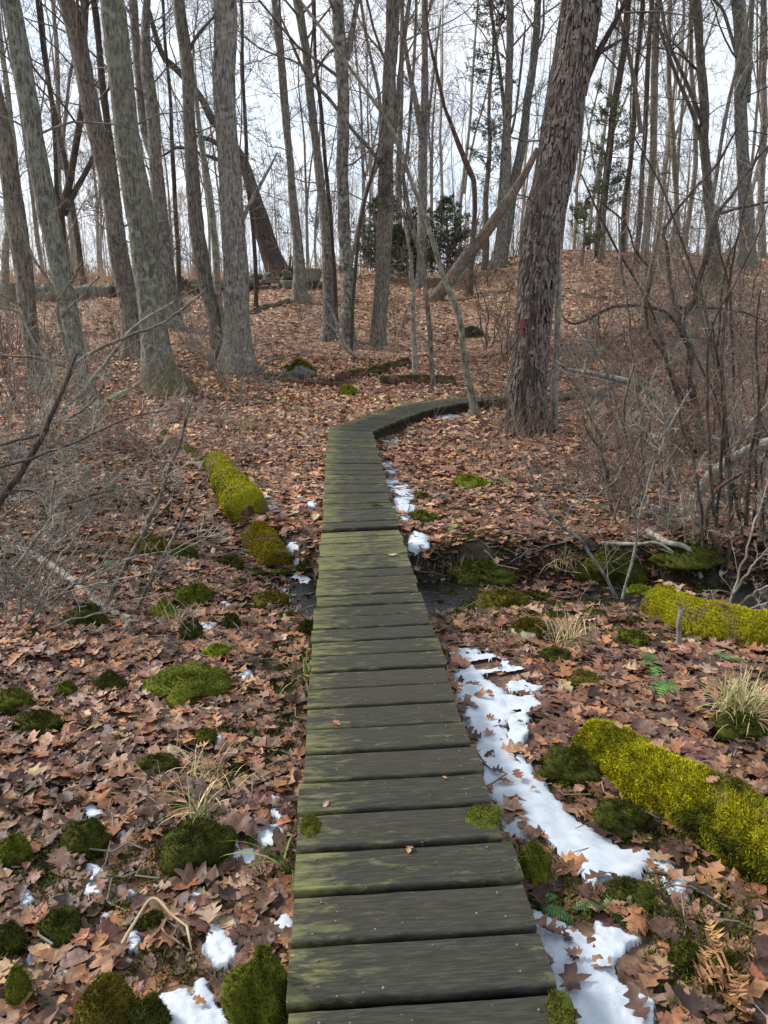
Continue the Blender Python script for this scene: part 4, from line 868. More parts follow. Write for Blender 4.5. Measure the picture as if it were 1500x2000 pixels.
hand_tree('thin reddish dark trunk between the close pair at the centre left', [(657,640,9),(652,540,9),(646,430,9),(636,330,8),(628,230,8),(618,110,7),(612,0,6)], B_DARK, TW_RED, H=14, crown_k=8)
hand_tree('lichen blotched grey and dark trunk, right one of the close pair at the centre left', [(680,676,28),(678,560,26),(675,475,26),(672,375,25),(671,250,25),(666,110,27),(661,0,23)], B_MOTT, H=17, limbs=([(678,115,12),(687,70,11),(693,30,10),(698,0,10)],))
hand_tree('straight dark brown trunk at the centre of the photo, beside the dark juniper', [(739,672,30),(743,600,31),(748,500,32),(752,400,33),(757,300,30),(760,200,28),(764,90,28),(767,0,30)], B_BROWN, H=18, limbs=([(768,280,12),(776,200,10),(785,110,9),(800,0,8)],[(748,330,8),(722,290,8),(690,255,7),(640,190,7),(600,150,6),(560,60,5)]), flare=.25)
hand_tree('straight grey trunk behind the thin saplings right of centre, with a pale side limb', [(822,562,22),(825,450,20),(827,300,20),(829,150,14),(830,0,13)], B_GREY, H=18, limbs=([(824,270,14),(813,205,12),(798,130,9),(788,60,8),(784,0,7)],[(836,240,6),(846,150,5),(857,60,4)]))
hand_tree('broken crooked dark reddish tree leaning left behind the leaning dead trunk', [(916,578,13),(926,450,9),(925,360,10),(915,332,11),(896,285,10),(883,245,8),(868,200,7),(856,150,7),(842,90,5)], bark('bark reddish', (.035,.022,.018), (.12,.078,.062), (.18,.15,.12), .62), TW_RED, H=9, crown_k=7)
hand_tree('barkless pale dead trunk leaning to the right against the big shaggy tree', [(848,586,27),(880,545,26),(922,490,25),(960,438,22),(1000,378,18),(1035,322,14),(1052,290,11)], B_TAN, H=1, broken=True, crown_k=0, lowk=0, flare=.05, name='dead_leaning_tree', limbs=([(915,500,9),(925,460,7),(928,448,5)],))
hand_tree('grey trunk, left stem of the close pair on the crest behind the leaning dead trunk', [(970,522,28),(980,460,24),(988,370,20),(992,250,16),(995,150,16),(997,0,14)], B_GREY, H=17, limbs=([(990,265,8),(1000,255,6),(1011,190,5),(1023,80,5)],[(975,430,13),(983,300,10),(985,220,8),(968,80,7),(955,0,6)]))
hand_tree('grey green trunk on the right crest curving right, right stem of the close pair', [(978,520,24),(1000,390,22),(1012,320,20),(1027,225,17),(1040,125,16),(1047,60,15),(1050,0,14)], B_GREEN, H=17, limbs=([(1042,120,6),(1060,60,5),(1062,0,4)],))
hand_tree('slim grey stem standing against the right side of the big shaggy tree', [(1083,846,15),(1082,750,14),(1085,650,13),(1088,550,12),(1090,480,11),(1098,380,9),(1112,280,7)], B_PALE, H=8, crown_k=6, flare=.2)
hand_tree('dark straight trunk right of the big shaggy tree, on the crest', [(1170,505,16),(1173,450,15),(1187,325,13),(1197,225,13),(1210,150,13),(1222,70,13),(1229,0,13)], B_DARK, TW_DARK, H=17)
hand_tree('pale sunlit trunk right of the big shaggy tree, behind the dark straight ones', [(1258,505,15),(1264,420,14),(1274,300,13),(1276,180,14),(1281,60,13),(1286,0,12)], B_SUNLIT, TW_PALE, H=17, limbs=([(1252,260,10),(1240,170,9),(1225,90,8),(1212,40,7)],))
hand_tree('thin dark trunk crossing in front of the pale sunlit one', [(1242,520,10),(1250,400,10),(1258,270,9),(1262,130,9),(1271,0,9)], B_DARK, TW_DARK, H=14, crown_k=8)
hand_tree('dark trunk with a bright mossy foot at the right, left of the thick dark one', [(1398,572,30),(1394,475,26),(1388,420,21),(1377,300,18),(1374,200,18),(1366,100,18),(1357,0,21)], bark('bark dark mossy foot', (.035,.03,.024), (.11,.095,.075), (.18,.18,.14), .56, moss=(.12,.13,.02)), TW_DARK, H=16, limbs=([(1372,240,9),(1340,160,8),(1305,80,7),(1290,0,6)],[(1390,395,10),(1375,300,9),(1352,220,8),(1322,150,7),(1290,60,6)]))
hand_tree('thick dark grey trunk near the right edge', [(1459,522,34),(1459,425,30),(1452,300,26),(1447,220,25),(1446,100,26),(1440,0,27)], B_GREEN, TW_DARK, H=17, limbs=([(1460,200,12),(1464,110,10),(1470,0,8)],[(1440,110,8),(1428,70,7),(1412,20,6),(1395,0,5)]))
hand_tree('slim grey trunk second from the right edge of the photo', [(1488,505,15),(1488,380,13),(1490,200,12),(1489,0,11)], B_GREY, H=16)
hand_tree('yellowish thin leaning trunk between the dark trunks at right', [(1332,500,11),(1345,430,10),(1356,350,9),(1358,260,9),(1352,120,8),(1349,0,7)], B_SUNLIT, TW_PALE, H=15, crown_k=10)
hand_tree('slim grey trunk left of the mossy footed dark trunk', [(1325,498,11),(1322,400,10),(1312,260,10),(1304,120,9),(1308,0,8)], B_SUNLIT, TW_PALE, H=15, crown_k=10)
hand_tree('dark trunk leaning right, seen between the big shaggy tree and the dark straight trunk', [(1215,495,11),(1222,400,10),(1236,300,9),(1240,200,9),(1250,60,8),(1256,0,8)], B_DARK, TW_DARK, H=15, crown_k=9)
hand_tree('slim trunk at far left behind the brown edge trunk', [(8,600,16),(14,480,14),(28,360,14),(22,240,12),(8,120,10),(-4,20,9)], B_PALE, H=14, crown_k=9)
hand_tree('dark leaning pole rising behind the forked dark tree', [(164,560,12),(148,450,11),(130,340,10),(112,240,9),(92,120,8),(76,0,8)], B_DARK, TW_DARK, H=14, crown_k=8)
hand_tree('thin dark trunk between the grey twin stemmed tree and the brown grey trunk', [(352,600,10),(344,460,9),(338,340,9),(332,200,7),(322,60,6),(318,0,6)], B_DARK, TW_DARK, H=14, crown_k=9)
hand_tree('thin grey trunk right of the thick grey trunk, in the gap', [(500,600,9),(497,470,8),(483,330,8),(477,200,7),(474,60,6),(472,0,6)], B_DARK, H=14, crown_k=10)
hand_tree('thin trunk behind the lichen blotched one with a curving left limb', [(668,590,10),(700,440,8),(716,370,8),(738,310,7),(742,200,7),(718,80,6),(705,0,6)], B_GREY, H=14, crown_k=10)
# thin saplings by the bend
hand_tree('smooth grey green sapling by the boardwalk curve that arches far up to the left', [(931,818,17),(918,760,14),(905,700,13),(896,625,12),(871,560,11),(852,500,10),(826,415,9),(805,350,8),(780,280,8),(750,222,7),(700,150,6),(655,90,6),(582,0,5)], bark('bark smooth green', (.085,.08,.055), (.2,.185,.14), (.28,.28,.22), .5, fz=.6, sc_=16, bs=.25), H=5, crown_k=5, lowk=3, flare=.2, name='sapling', cat='sapling', tmin=.45)
hand_tree('thin crooked brown sapling just left of the arching one, dark above', [(847,757,10),(842,700,10),(838,625,10),(826,525,9),(806,440,9),(797,395,8),(788,335,7),(797,290,7),(806,150,6),(812,0,6)], B_BROWN, TW_DARK, H=8, crown_k=6, flare=.15, name='sapling', cat='sapling')
hand_tree('pale knotted sapling with a kink half way, leftmost of the three by the fallen logs', [(811,741,11),(809,680,10),(806,600,10),(808,565,9),(802,545,12),(800,500,6),(788,430,5)], B_PALE, H=4, crown_k=3, lowk=3, flare=.15, name='sapling', cat='sapling')
hand_tree('slender dark pole leaning right between the blotched trunk and the centre trunk', [(686,690,7),(690,560,7),(700,470,7),(712,400,6),(730,330,5)], B_DARK, TW_DARK, H=6, crown_k=4, flare=.1, name='sapling', cat='sapling')
hand_tree('white barkless forked branch standing in the leaves below the blotched trunk', [(702,700,9),(682,685,8),(664,655,7),(655,625,6),(640,595,4),(626,578,3)], B_PALE, H=.5, broken=True, crown_k=0, lowk=2, flare=.05, name='dead_branch', cat='branch', limbs=([(662,652,4),(640,632,3),(608,612,2)],))
# ---- evergreens
def evergreen(label, px, py, hpx, wpx, dens, rng, hue, sparse=False, cat='evergreen', shape='cone'):
    foot = hit([px], [py])[0]; dep = depth_of(foot); H = hpx*dep/FPX; W = wpx/2*dep/FPX; root = thing('evergreen_tree', label, cat, foot); mb = MB(); z = np.linspace(-.1, H, 20)
    C = np.stack([.04*np.sin(z*2)+0*z, 0*z, z], -1)+foot; tubes(mb, C, np.linspace(.06+.008*H, .01, 20), 8); mb.obj('trunk', B_BROWN, root)
    n = int(50+H*22) if not sparse else int(10+H*8); t = rng.uniform(.06 if not sparse else .3, .99, n); b = C[0]+(C[-1]-C[0])*t[:,None]; 
    if shape == 'cone': rad = W*np.minimum(1.15*(1-t)**.65, .55+1.5*t)+.08
    else: rad = W*np.sqrt(np.clip(1-(2*t-1.25)**2*.9, .05, 1))
    rad = rad*rng.uniform(.55, 1.15, n); a = rng.uniform(0, 2*math.pi, n); u = np.linspace(0,1,7)[None,:,None]; d = np.stack([np.cos(a), np.sin(a), rng.uniform(.05,.6,n)], -1)
    P = b[:,None]+d[:,None]*rad[:,None,None]*u+np.array([0,0,.12])*u**2*rad[:,None,None]+rng.normal(size=(n,7,3))*.02*u; R = (.006+.010*(1-u[...,0]))*np.ones((n,1)); mb = MB(); tubes(mb, P, R, 3, np.array([.10,.075,.055]))
    a2, r2 = spawn(P, R, 7, rng, .2, .98, (.3,.6), (25,70), 5, .6, .12, .06, .003, .01); tubes(mb, a2, r2, 3, np.array([.10,.075,.055]))
    allp = a2.reshape(-1,3); q = rng.integers(0, len(a2), dens); k = rng.uniform(.15, 1, dens)*3.99; i = k.astype(int); f = (k-i)[:,None]; c = a2[q,i]*(1-f)+a2[q,np.minimum(i+1,4)]*f+rng.normal(size=(dens,3))*.02
    L = rng.uniform(.04,.10,dens)[:,None]; dd = nrm(rng.normal(size=(dens,3))+np.array([0,0,.35])); s = nrm(np.cross(dd, rng.normal(size=(dens,3)))); V = np.stack([c-s*.014, c+s*.014, c+dd*L+s*.008, c+dd*L-s*.008], 1).reshape(-1,3)
    h0, h1 = np.array(hue[0]), np.array(hue[1]); cc = h0+(h1-h0)*rng.random(dens)[:,None]; mb.add(V, np.arange(4*dens).reshape(-1,4), np.repeat(cc, 4, 0)); mb.obj('crown', M_NEEDLE, root); return root
re_ = np.random.default_rng(8)
HG = ((.06,.075,.045), (.16,.19,.12)); HL = ((.08,.10,.045), (.19,.22,.11))
evergreen('dark bushy juniper on the crest behind the centre trunk, left of the saplings', 750, 548, 160, 130, 14000, re_, HG)
evergreen('dark juniper on the crest behind the leaning dead trunk', 872, 548, 150, 150, 9000, re_, HG, shape='cone')
evergreen('low dark juniper bush between the two larger ones on the crest', 808, 548, 130, 120, 9000, re_, HG)
evergreen('tall sparse cedar with wisps of dark foliage against the sky, left of the close pair', 946, 525, 480, 95, 5000, re_, ((.05,.055,.035),(.12,.12,.08)), sparse=True, shape='col')
evergreen('light green leafed small tree right of the big shaggy tree, against the sky', 1172, 512, 300, 110, 4000, re_, HL, sparse=True, shape='col', cat='tree')
evergreen('thin green hemlock sapling low behind the right of the big shaggy tree', 1135, 520, 120, 90, 2600, re_, HL, sparse=True, cat='sapling')
# ---- background woodland: a few patterns, copied
rb = np.random.default_rng(99)
def proto_tree(H, r, mat, tw, lean, k=15, fork=False):
    root = thing('background_tree', 'x', 'tree', (0,0,0), 'slim bare trees filling the woodland beyond the crest'); n = 14; z = np.linspace(0, H, n)
    C = np.stack([lean*z**1.2*.1+.16*fbm(z*.25+rb.uniform(0,99), 0*z, o=2), .14*fbm(z*.25+rb.uniform(0,99), 0*z, o=2), z], -1); C -= C[0]; C[0,2] = -.2; R = r*(1-.8*z/H); R[0] *= 1.35
    Q = resample(np.c_[C, R], 50); mb = MB(); tubes(mb, Q[:,:3], Q[:,3]*(1+.08*fbm(np.arange(50)*.6, np.zeros(50), o=2)), 8)
    if fork:
        i0 = int(rb.integers(10, 24)); d0 = np.array([rb.choice([-1,1])*.28, rb.uniform(-.1,.1), 1]); zz = np.linspace(0, H-Q[i0,2], 14)[:,None]
        C2 = Q[i0,:3]+d0*zz*np.array([1,1,.97])+np.array([.1,.1,0])*fbm(zz*.4, 0*zz, o=2); tubes(mb, C2, Q[i0,3]*.75*(1-.8*np.linspace(0,1,14)), 7)
    tk = bpy.data.objects.new('trunk', mb.mesh('trunk', mat)); COL.objects.link(tk); tk.parent = root
    mb = MB(); a1, r1 = spawn(C[None], R[None], k, rb, .3, .98, (.16,.32), (25,60), 8, .3, .12, .06, .01, .009, .4); tubes(mb, a1, r1, 3)
    if fork: a1b, r1b = spawn(C2[None], (Q[i0,3]*.7*(1-.8*np.linspace(0,1,14)))[None], k//2, rb, .2, .98, (.2,.35), (25,60), 8, .4, .12, .06, .01, .014, .4); tubes(mb, a1b, r1b, 3); a1 = np.concatenate([a1, a1b]); r1 = np.concatenate([r1, r1b])
    a2, r2 = spawn(a1, r1, 7, rb, .15, .97, (.35,.65), (25,60), 5, .5, .14, .05, .006, .009); tubes(mb, a2, r2, 3)
    a3, r3 = spawn(a2, r2, 5, rb, .15, .97, (.35,.7), (25,60), 4, .6, .15, .03, .005, .008); tubes(mb, a3, r3, 3)
    cr_ = bpy.data.objects.new('crown', mb.mesh('crown', tw)); COL.objects.link(cr_); cr_.parent = root; return root
KT = ['slim grey tree','tall brown forked tree','thin dark tree','pale forked tree','thin grey leaning tree','tall sunlit yellowish tree','slim sunlit leaning tree','grey forked tree']
LM = [(38,'left of the brown edge trunk'),(112,'left of the leaning grey green trunk'),(233,'left of the slanting brown trunk'),(286,'left of the dark green trunk'),(395,'left of the brown grey trunk'),(456,'left of the thick grey trunk'),(525,'right of the thick grey trunk'),(580,'left of the slim straight trunk'),(634,'right of the slim straight trunk'),(676,'left of the blotched trunk'),(748,'left of the centre trunk'),(825,'right of the centre trunk'),(900,'by the dark junipers'),(975,'left of the close pair'),(1056,'left of the big shaggy tree'),(1172,'right of the big shaggy tree'),(1260,'right of the dark straight trunk'),(1330,'right of the pale sunlit trunk'),(1394,'left of the mossy footed dark trunk'),(1459,'left of the thick dark right trunk'),(9999,'by the right edge')]
protos = [proto_tree(H, r, m_, t_, l, k, f) for H, r, m_, t_, l, k, f in ((16,.13,B_GREY,TW_FAR,.1,15,False),(18,.17,B_BROWN,TW_GREY,-.15,17,True),(14,.08,B_BROWN,TW_FAR,.3,12,False),(17,.12,B_PALE,TW_PALE,-.3,14,True),(12,.07,B_GREY,TW_FAR,.5,12,False),(19,.15,B_SUNLIT,TW_PALE,.05,17,True),(13,.08,B_SUNLIT,TW_PALE,-.5,13,True),(15,.10,B_GREY,TW_FAR,.0,16,True))]
GB = 'slim bare trees filling the woodland beyond the crest'
used_p = set(); cnt = 0; spots = []; tries = 0
while cnt < 64 and tries < 9000:
    tries += 1; y = rb.uniform(22, 74)**1.0; x = rb.uniform(-.60, .60)*y
    if y < 34 and -.27*y < x < .02*y and rb.random() < .8: continue
    if any((x-a)**2+(y-b)**2 < (1.1 if y < 40 else 2.2) for a, b in spots) or any((x-a[0])**2+(y-a[1])**2 < .5 for a in ALLTREES): continue
    if y < 30 and (cnt % 3): continue
    right = x > .1*y; k = int(rb.choice(8, p=([.1,.12,.16,.08,.12,.18,.14,.1] if right else [.2,.12,.14,.14,.16,.02,.02,.2])))
    o = protos[k] if k not in used_p else copy_tree(protos[k]); used_p.add(k); spots.append((x,y)); s = rb.uniform(.82, 1.12)
    o.location = (x, y, float(G(x,y))); o.rotation_euler = (0,0,rb.uniform(0,6.28)); o.scale = (s,s,s); px_ = 750+x/(y*math.cos(PITCH)-(o.location.z-CAMZ)*math.sin(PITCH))*FPX; o['label'] = KT[k]+(' on the crest, ' if y < 40 else ' beyond the crest, ' if y < 57 else ' far off in the woods, ')+next(w_ for m_, w_ in LM if px_ < m_); o['group'] = GB; cnt += 1
for k in range(8):
    if k not in used_p:
        o = protos[k]; o.location = (30+k*2, 60, float(G(30+k*2,60))); o['label'] = 'slim bare tree standing in the crowded woodland beyond the crest'
# the far edge of the woodland reads as one mass
mb = MB(); q = 330; yy = rb.uniform(74, 120, q); xx = rb.uniform(-.62,.62,q)*yy; n = 8; H = rb.uniform(9,15,q); u = np.linspace(0,1,n)
P = np.stack([xx[:,None]+rb.normal(0,.6,(q,1))*u, yy[:,None]+0*u, G(xx,yy)[:,None]-.2+H[:,None]*u], -1); R = rb.uniform(.035,.10,(q,1))*(1-.8*u); tubes(mb, P, R, 4)
a1, r1 = spawn(P, R, 14, rb, .15, .98, (.18,.34), (22,55), 5, .45, .12, .08, .02, .014, .4); tubes(mb, a1, r1, 3); a2, r2 = spawn(a1, r1, 5, rb, .2, .98, (.4,.7), (22,55), 4, .5, .12, .05, .013, .009); tubes(mb, a2, r2, 3)
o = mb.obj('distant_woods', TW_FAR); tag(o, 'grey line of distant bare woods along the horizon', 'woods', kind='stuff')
# ================================================================== LITTER OF LEAVES
rl = np.random.default_rng(11)
def deck_mask(x, y):
    m = np.zeros(x.shape, bool)
    for L_, R_, n in (secA, secB, secC, secD, secE):
        P = np.vstack([L_[:, :2], R_[::-1, :2]]); m |= poly_sd(x, y, P) > .015
    return m
def litter_pts(y0, y1, n, side=.62):
    y = np.sqrt(rl.uniform(y0**2, y1**2, n)); x = rl.uniform(-side, side, n)*y + rl.normal(0,.3,n)
    ok = ~((y < 16) & (y > -1) & deck_mask(x, y)); d = np.abs(y-creek_c(x)); dd_ = y-creek_c(x); wetp = np.where(x > -.5, (dd_ > -.34) & (dd_ < .3), (d < .35) & (x > -1.8)); ok &= ~(wetp & (rl.random(n) < .4))
    fm = fbm(x*1.9, y*1.9, o=4)+.25*fbm(x*7, y*7, o=2)+.35*np.exp(-np.abs(y-creek_c(x))/.8)+.12*(x < 0); ok &= ~((fm > .45) & (y < 9.5) & (rl.random(n) < .6))
    for (sx2, sy2, ra, rb2) in STN:
        ok &= ~(((x-sx2)/(ra*.8))**2+((y-sy2)/(rb2*.8))**2 < 1)
    for P in SNOW:
        c = P.mean(0); r = np.abs(P-c).max()+.05; near = ok & (np.abs(x-c[0]) < r) & (np.abs(y-c[1]) < r)
        if near.any():
            i = np.where(near)[0]; s = poly_sd(x[i], y[i], P); ok[i[(s > -.045) & (rl.random(len(i)) < np.where(s > .09, .98, np.where(s > .0, .86, .5)))]] = False
    x, y = x[ok], y[ok]; z = G(x, y)+.018*fbm(x*4, y*4, o=3)*(y < 30); return np.stack([x, y, z], -1)
# low mats of moss creeping over soil between stones and at the stream edges
mb = MB(); n = 330000; y = rl.uniform(1.2, 9.5, n); x = rl.uniform(-.6,.6,n)*y; f = fbm(x*1.9, y*1.9, o=4)+.25*fbm(x*7, y*7, o=2)+.35*np.exp(-np.abs(y-creek_c(x))/.8)+.12*(x < 0); k = (f > .42) & ~deck_mask(x, y) & (rl.random(n) < 1.2-y*.07); x, y = x[k], y[k]; n = len(x)
for (sx2, sy2, ra, rb2) in STN:
    m_ = int(min(2600, 200+90000*ra*rb2)); a_ = rl.uniform(0,6.28,m_); q_ = rl.uniform(.75,1.0,m_)+np.abs(rl.normal(0,.28,m_)); x = np.r_[x, sx2+np.cos(a_)*ra*q_*(1+.3*np.sin(a_*3+sx2*40))]; y = np.r_[y, sy2+np.sin(a_)*rb2*q_*(1+.3*np.cos(a_*2+sy2*40))]
k = ~deck_mask(x, y)
for Pq in SNOW:
    c = Pq.mean(0); r = np.abs(Pq-c).max()+.05; i = np.where(k & (np.abs(x-c[0]) < r) & (np.abs(y-c[1]) < r))[0]
    if len(i): k[i[poly_sd(x[i], y[i], Pq) > -.03]] = False
x, y = x[k], y[k]; n = len(x)
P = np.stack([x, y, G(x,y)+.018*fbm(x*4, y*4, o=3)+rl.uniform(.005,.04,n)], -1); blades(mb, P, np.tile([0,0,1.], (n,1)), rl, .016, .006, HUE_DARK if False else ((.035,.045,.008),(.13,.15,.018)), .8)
o = mb.obj('moss_mats', M_MOSS); tag(o, 'low dark green moss creeping between leaves and stones', 'moss', kind='stuff')
mb = MB()
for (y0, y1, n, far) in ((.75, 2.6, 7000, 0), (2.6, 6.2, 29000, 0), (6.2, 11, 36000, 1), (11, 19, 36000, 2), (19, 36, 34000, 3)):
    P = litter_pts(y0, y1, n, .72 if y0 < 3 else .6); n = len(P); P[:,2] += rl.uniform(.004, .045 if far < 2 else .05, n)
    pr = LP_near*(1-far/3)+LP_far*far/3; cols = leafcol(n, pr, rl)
    wt = np.exp(-np.abs(P[:,1]-creek_c(P[:,0]))/.7)[:,None]*(np.abs(P[:,0:1]) < 12); cols = cols*(1-.6*wt)*(.84, 1.1, 1.65, 2.15)[far]; cols = np.minimum(cols, .62)  # farther litter paler: drier leaves, with the slope's brighter light put into the colour
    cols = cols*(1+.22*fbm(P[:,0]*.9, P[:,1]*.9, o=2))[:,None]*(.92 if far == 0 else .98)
    kind = rl.random(n); S = np.clip(rl.normal(.076, .034, n), .022, .128)*(1+.14*far)
    if far <= 1:
        st = 15 if far == 0 else 9
        for kd, lo, hi in (('oak', 0, .52), ('maple', .52, .66), ('beech', .66, 1)):
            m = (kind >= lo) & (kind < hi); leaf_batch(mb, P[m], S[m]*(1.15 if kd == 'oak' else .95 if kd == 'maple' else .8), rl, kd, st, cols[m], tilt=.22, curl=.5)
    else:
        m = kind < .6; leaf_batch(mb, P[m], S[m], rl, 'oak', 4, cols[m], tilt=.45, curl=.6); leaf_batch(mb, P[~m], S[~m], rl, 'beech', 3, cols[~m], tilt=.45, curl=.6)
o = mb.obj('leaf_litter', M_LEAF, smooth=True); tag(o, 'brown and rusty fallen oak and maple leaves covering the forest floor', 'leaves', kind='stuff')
# leaves resting on other things
def one_leaf(label, p, s, col, kd='oak', group=None, up=None):
    mb = MB(); leaf_batch(mb, np.array([[0,0,0.]]), np.array([s]), rl, kd, 11, np.array([col]), tilt=.15, curl=.5, up=up); o = bpy.data.objects.new('fallen_leaf', mb.mesh('fallen_leaf', M_LEAF)); COL.objects.link(o); o.location = p; tag(o, label, 'leaf', group)
for lab, px, py, s, c in (('tiny curled brown leaf on the boardwalk, nearest one', 800, 1661, .035, (.30,.17,.08)), ('pale lobed leaf on the first planks past the stream', 767, 1086, .07, (.50,.34,.17)),
    ('small pinkish leaf scrap near the left edge of the boardwalk', 637, 1573, .035, (.35,.22,.19)), ('reddish leaf scrap at the left edge of a mid boardwalk plank', 657, 1416, .04, (.35,.16,.11)), ('tiny tan leaf scrap on the near boardwalk, right of the left edge', 868, 1522, .02, (.4,.25,.13))):
    p = dk([px], [py])[0]; one_leaf(lab, p+[0,0,.008], s, c)
for lab, px, py, s in (('dark curled leaf standing up in the snow at the bottom right', 1118, 1888, .05), ('brown leaf on the bright snow beside the boardwalk edge', 1240, 1685, .05), ('brown leaf sunk in the snow strip near its middle', 1010, 1535, .07), ('brown leaf at the boardwalk edge on the snow by the mossy plank', 993, 1612, .09)):
    p = gp(px, py, .05); one_leaf(lab, p, s, (.16,.075,.05))
for k, (t_, y_) in enumerate(((.12,-.02),(.5,.01),(.9,-.03))):
    one_leaf('dry brown leaf caught in the moss on top of the large foreground log', LOG1[0]*(1-t_)+LOG1[1]*t_+np.array([0,y_,rad1*1.2+.016]), .06, (.30,.17,.10), 'oak', 'dry leaves on the large mossy log')
for k, (t_, x_, y_) in enumerate(((.02,0,-.01),(.14,.02,.03),(.22,0,-.04),(.3,-.01,.02),(.45,0,-.02),(-.04,0,.03))):
    one_leaf('pale brown dry leaf lying on top of the golden mossy log', LOG2[0]*(1-t_)+LOG2[1]*t_+np.array([x_,y_,.125*1.16+.012]), .075, (.36,.24,.17), 'maple' if k % 2 else 'oak', 'dry leaves on the golden mossy log')
# ================================================================== STICKS, GRASS, FERNS
mb = MB(); n = 5200; y = np.sqrt(rl.uniform(1.5, 26**2, n)); y = np.where(rl.random(n) < .35, y*.4+1, y); x = rl.uniform(-.6,.6,n)*y; ok = ~((y < 16) & deck_mask(x, y))
for Pq in SNOW[:3]: ok &= poly_sd(x, y, Pq) < 0
x, y = x[ok], y[ok]; n = len(x)
L = rl.uniform(.08,.45,n)*np.clip(y/5,.6,1.6); a = rl.uniform(0,6.28,n); u = np.linspace(-.5,.5,4); z = G(x,y)+.03; d = np.stack([np.cos(a), np.sin(a), rl.normal(.05,.12,n)], -1)
P = np.stack([x,y,z],-1)[:,None]+d[:,None]*L[:,None,None]*u[None,:,None]+rl.normal(size=(n,4,3))*np.array([.02,.02,.008]); P[:,:,2] = np.maximum(P[:,:,2], G(P[:,:,0], P[:,:,1])+.02)
tubes(mb, P, rl.uniform(.0018,.005,n)[:,None]*np.ones((1,4)), 4); o = mb.obj('twig_litter', TW_GREY); tag(o, 'thin dead twigs scattered over the leaves', 'twigs', kind='stuff')
# dry upright stems: more on the slopes left and right
mb = MB(); n = 4600; y = rl.uniform(5.5, 34, n); x = rl.uniform(-.58,.58,n)*y; ang = x/y; keep = (np.abs(ang+.02) > .16) | (rl.random(n) < .18); keep &= ~((y < 16) & deck_mask(x, y)) & (np.abs(y-creek_c(x)) > .5); keep &= (y > 8) | (rl.random(n) < .35); x, y = x[keep], y[keep]; n = len(x)
H = rl.uniform(.2,.9,n)*np.where(rl.random(n) < .15, 1.6, 1); u = np.linspace(0,1,5); ln = rl.normal(0,.35,(n,2)); P = np.stack([x[:,None]+ln[:,:1]*H[:,None]*u**1.5, y[:,None]+ln[:,1:]*H[:,None]*u**1.5, (G(x,y)-.02)[:,None]+H[:,None]*u], -1); P[:,1:] += rl.normal(size=(n,4,3))*.018
cst = np.where(rl.random((n,1)) < .55, np.array([.22,.14,.11]), np.array([.33,.25,.17]))*rl.uniform(.6,1.2,(n,1)); tubes(mb, P, (.0016+.00016*y)[:,None]*(1-.6*u), 3, cst)
A = np.repeat(P, 1, 0); a2, r2 = spawn(A, np.full((n,5),.002), 3, rl, .3, .95, (.25,.5), (25,60), 4, .8, .15, .05, .0016, .006); tubes(mb, a2, r2+.00005*np.repeat(y,3)[:,None], 3, np.repeat(cst,3,0))
o = mb.obj('dry_weeds', M_GRASS); tag(o, 'brittle brown weed stems sticking up through the leaves', 'weeds', kind='stuff')
mb = MB(); n = 5000; y = rl.uniform(33, 62, n); x = rl.uniform(-.5,.02,n)*y; H = rl.uniform(.4,1.1,n); u = np.linspace(0,1,3); P = np.stack([x[:,None]+rl.normal(0,.3,(n,1))*u**2, y[:,None]+0*u, G(x,y)[:,None]+H[:,None]*u],-1); tubes(mb, P, .02*np.ones((n,1))*(1.1-u), 3, np.array([.46,.30,.17])*rl.uniform(.7,1.2,(n,1)))
o = mb.obj('field_grass', M_GRASS); tag(o, 'orange brown dry grass of the field beyond the stone wall', 'grass', kind='stuff')
def tuft(label, p, n, L, cols, rng, lean=(0,0), name='grass_tuft', W=.003, spread=.04, droop=.9, cat='grass', vis=1.):
    k = 7; u = np.linspace(0,1,k); a = rng.uniform(0,6.28,n); sp_ = rng.uniform(.25,1,n)*vis; l = rng.uniform(.55,1.1,n)*L; b_ = rng.normal(size=(n,2))*spread
    r = l[:,None]*u*sp_[:,None]; z = l[:,None]*(u*np.sqrt(np.clip(1-sp_[:,None]**2*.7,.1,1))-droop*.55*u**2.4*sp_[:,None]); X_ = b_[:,:1]+np.cos(a)[:,None]*r+lean[0]*u**1.3*l[:,None]; Y_ = b_[:,1:]+np.sin(a)[:,None]*r+lean[1]*u**1.3*l[:,None]
    P = np.stack([X_, Y_, np.maximum(z, .005+.01*u)], -1); w_ = W*(1-u**2*.9)[None,:]*rng.uniform(.7,1.3,(n,1)); t = nrm(np.gradient(P, axis=1)); s = nrm(np.cross(t, np.array([0,0,1.])+0*t))
    V = np.stack([P-s*w_[...,None], P+s*w_[...,None]], 2).reshape(-1,3); b2 = (np.arange(n)*2*k)[:,None]; i = np.arange(k-1)[None]*2; F = np.stack([b2+i, b2+i+1, b2+i+3, b2+i+2], -1).reshape(-1,4)
    c = np.array(cols)[rng.integers(0, len(cols), n)]*rng.uniform(.75,1.2,(n,1)); mb = MB(); mb.add(V, F, np.repeat(c, 2*k, 0)); o = bpy.data.objects.new(name, mb.mesh(name, M_GRASS)); COL.objects.link(o); o.location = p; tag(o, label, cat); return o
ST = [(.50,.40,.20),(.56,.47,.28),(.42,.32,.16)]; GR = [(.16,.24,.05),(.24,.32,.08),(.10,.17,.035)]
rg3 = np.random.default_rng(31)
tuft('large straw yellow and green grass tuft at the right edge above the large mossy log', gp(1440,1405,.04), 210, .25, ST+[(.36,.38,.14),(.30,.36,.12)], rg3, W=.0028, spread=.04)
tuft('tuft of dead straw grass lying beside the cone shaped stone', gp(1105,1262,.0), 110, .30, ST, rg3, W=.0022, spread=.05, droop=1.2)
tuft('sparse straw grass on the leaves above the grassy mossy stone', gp(395,1565), 60, .24, ST+[(.28,.33,.1)], rg3, W=.0018, spread=.07, droop=1.3)
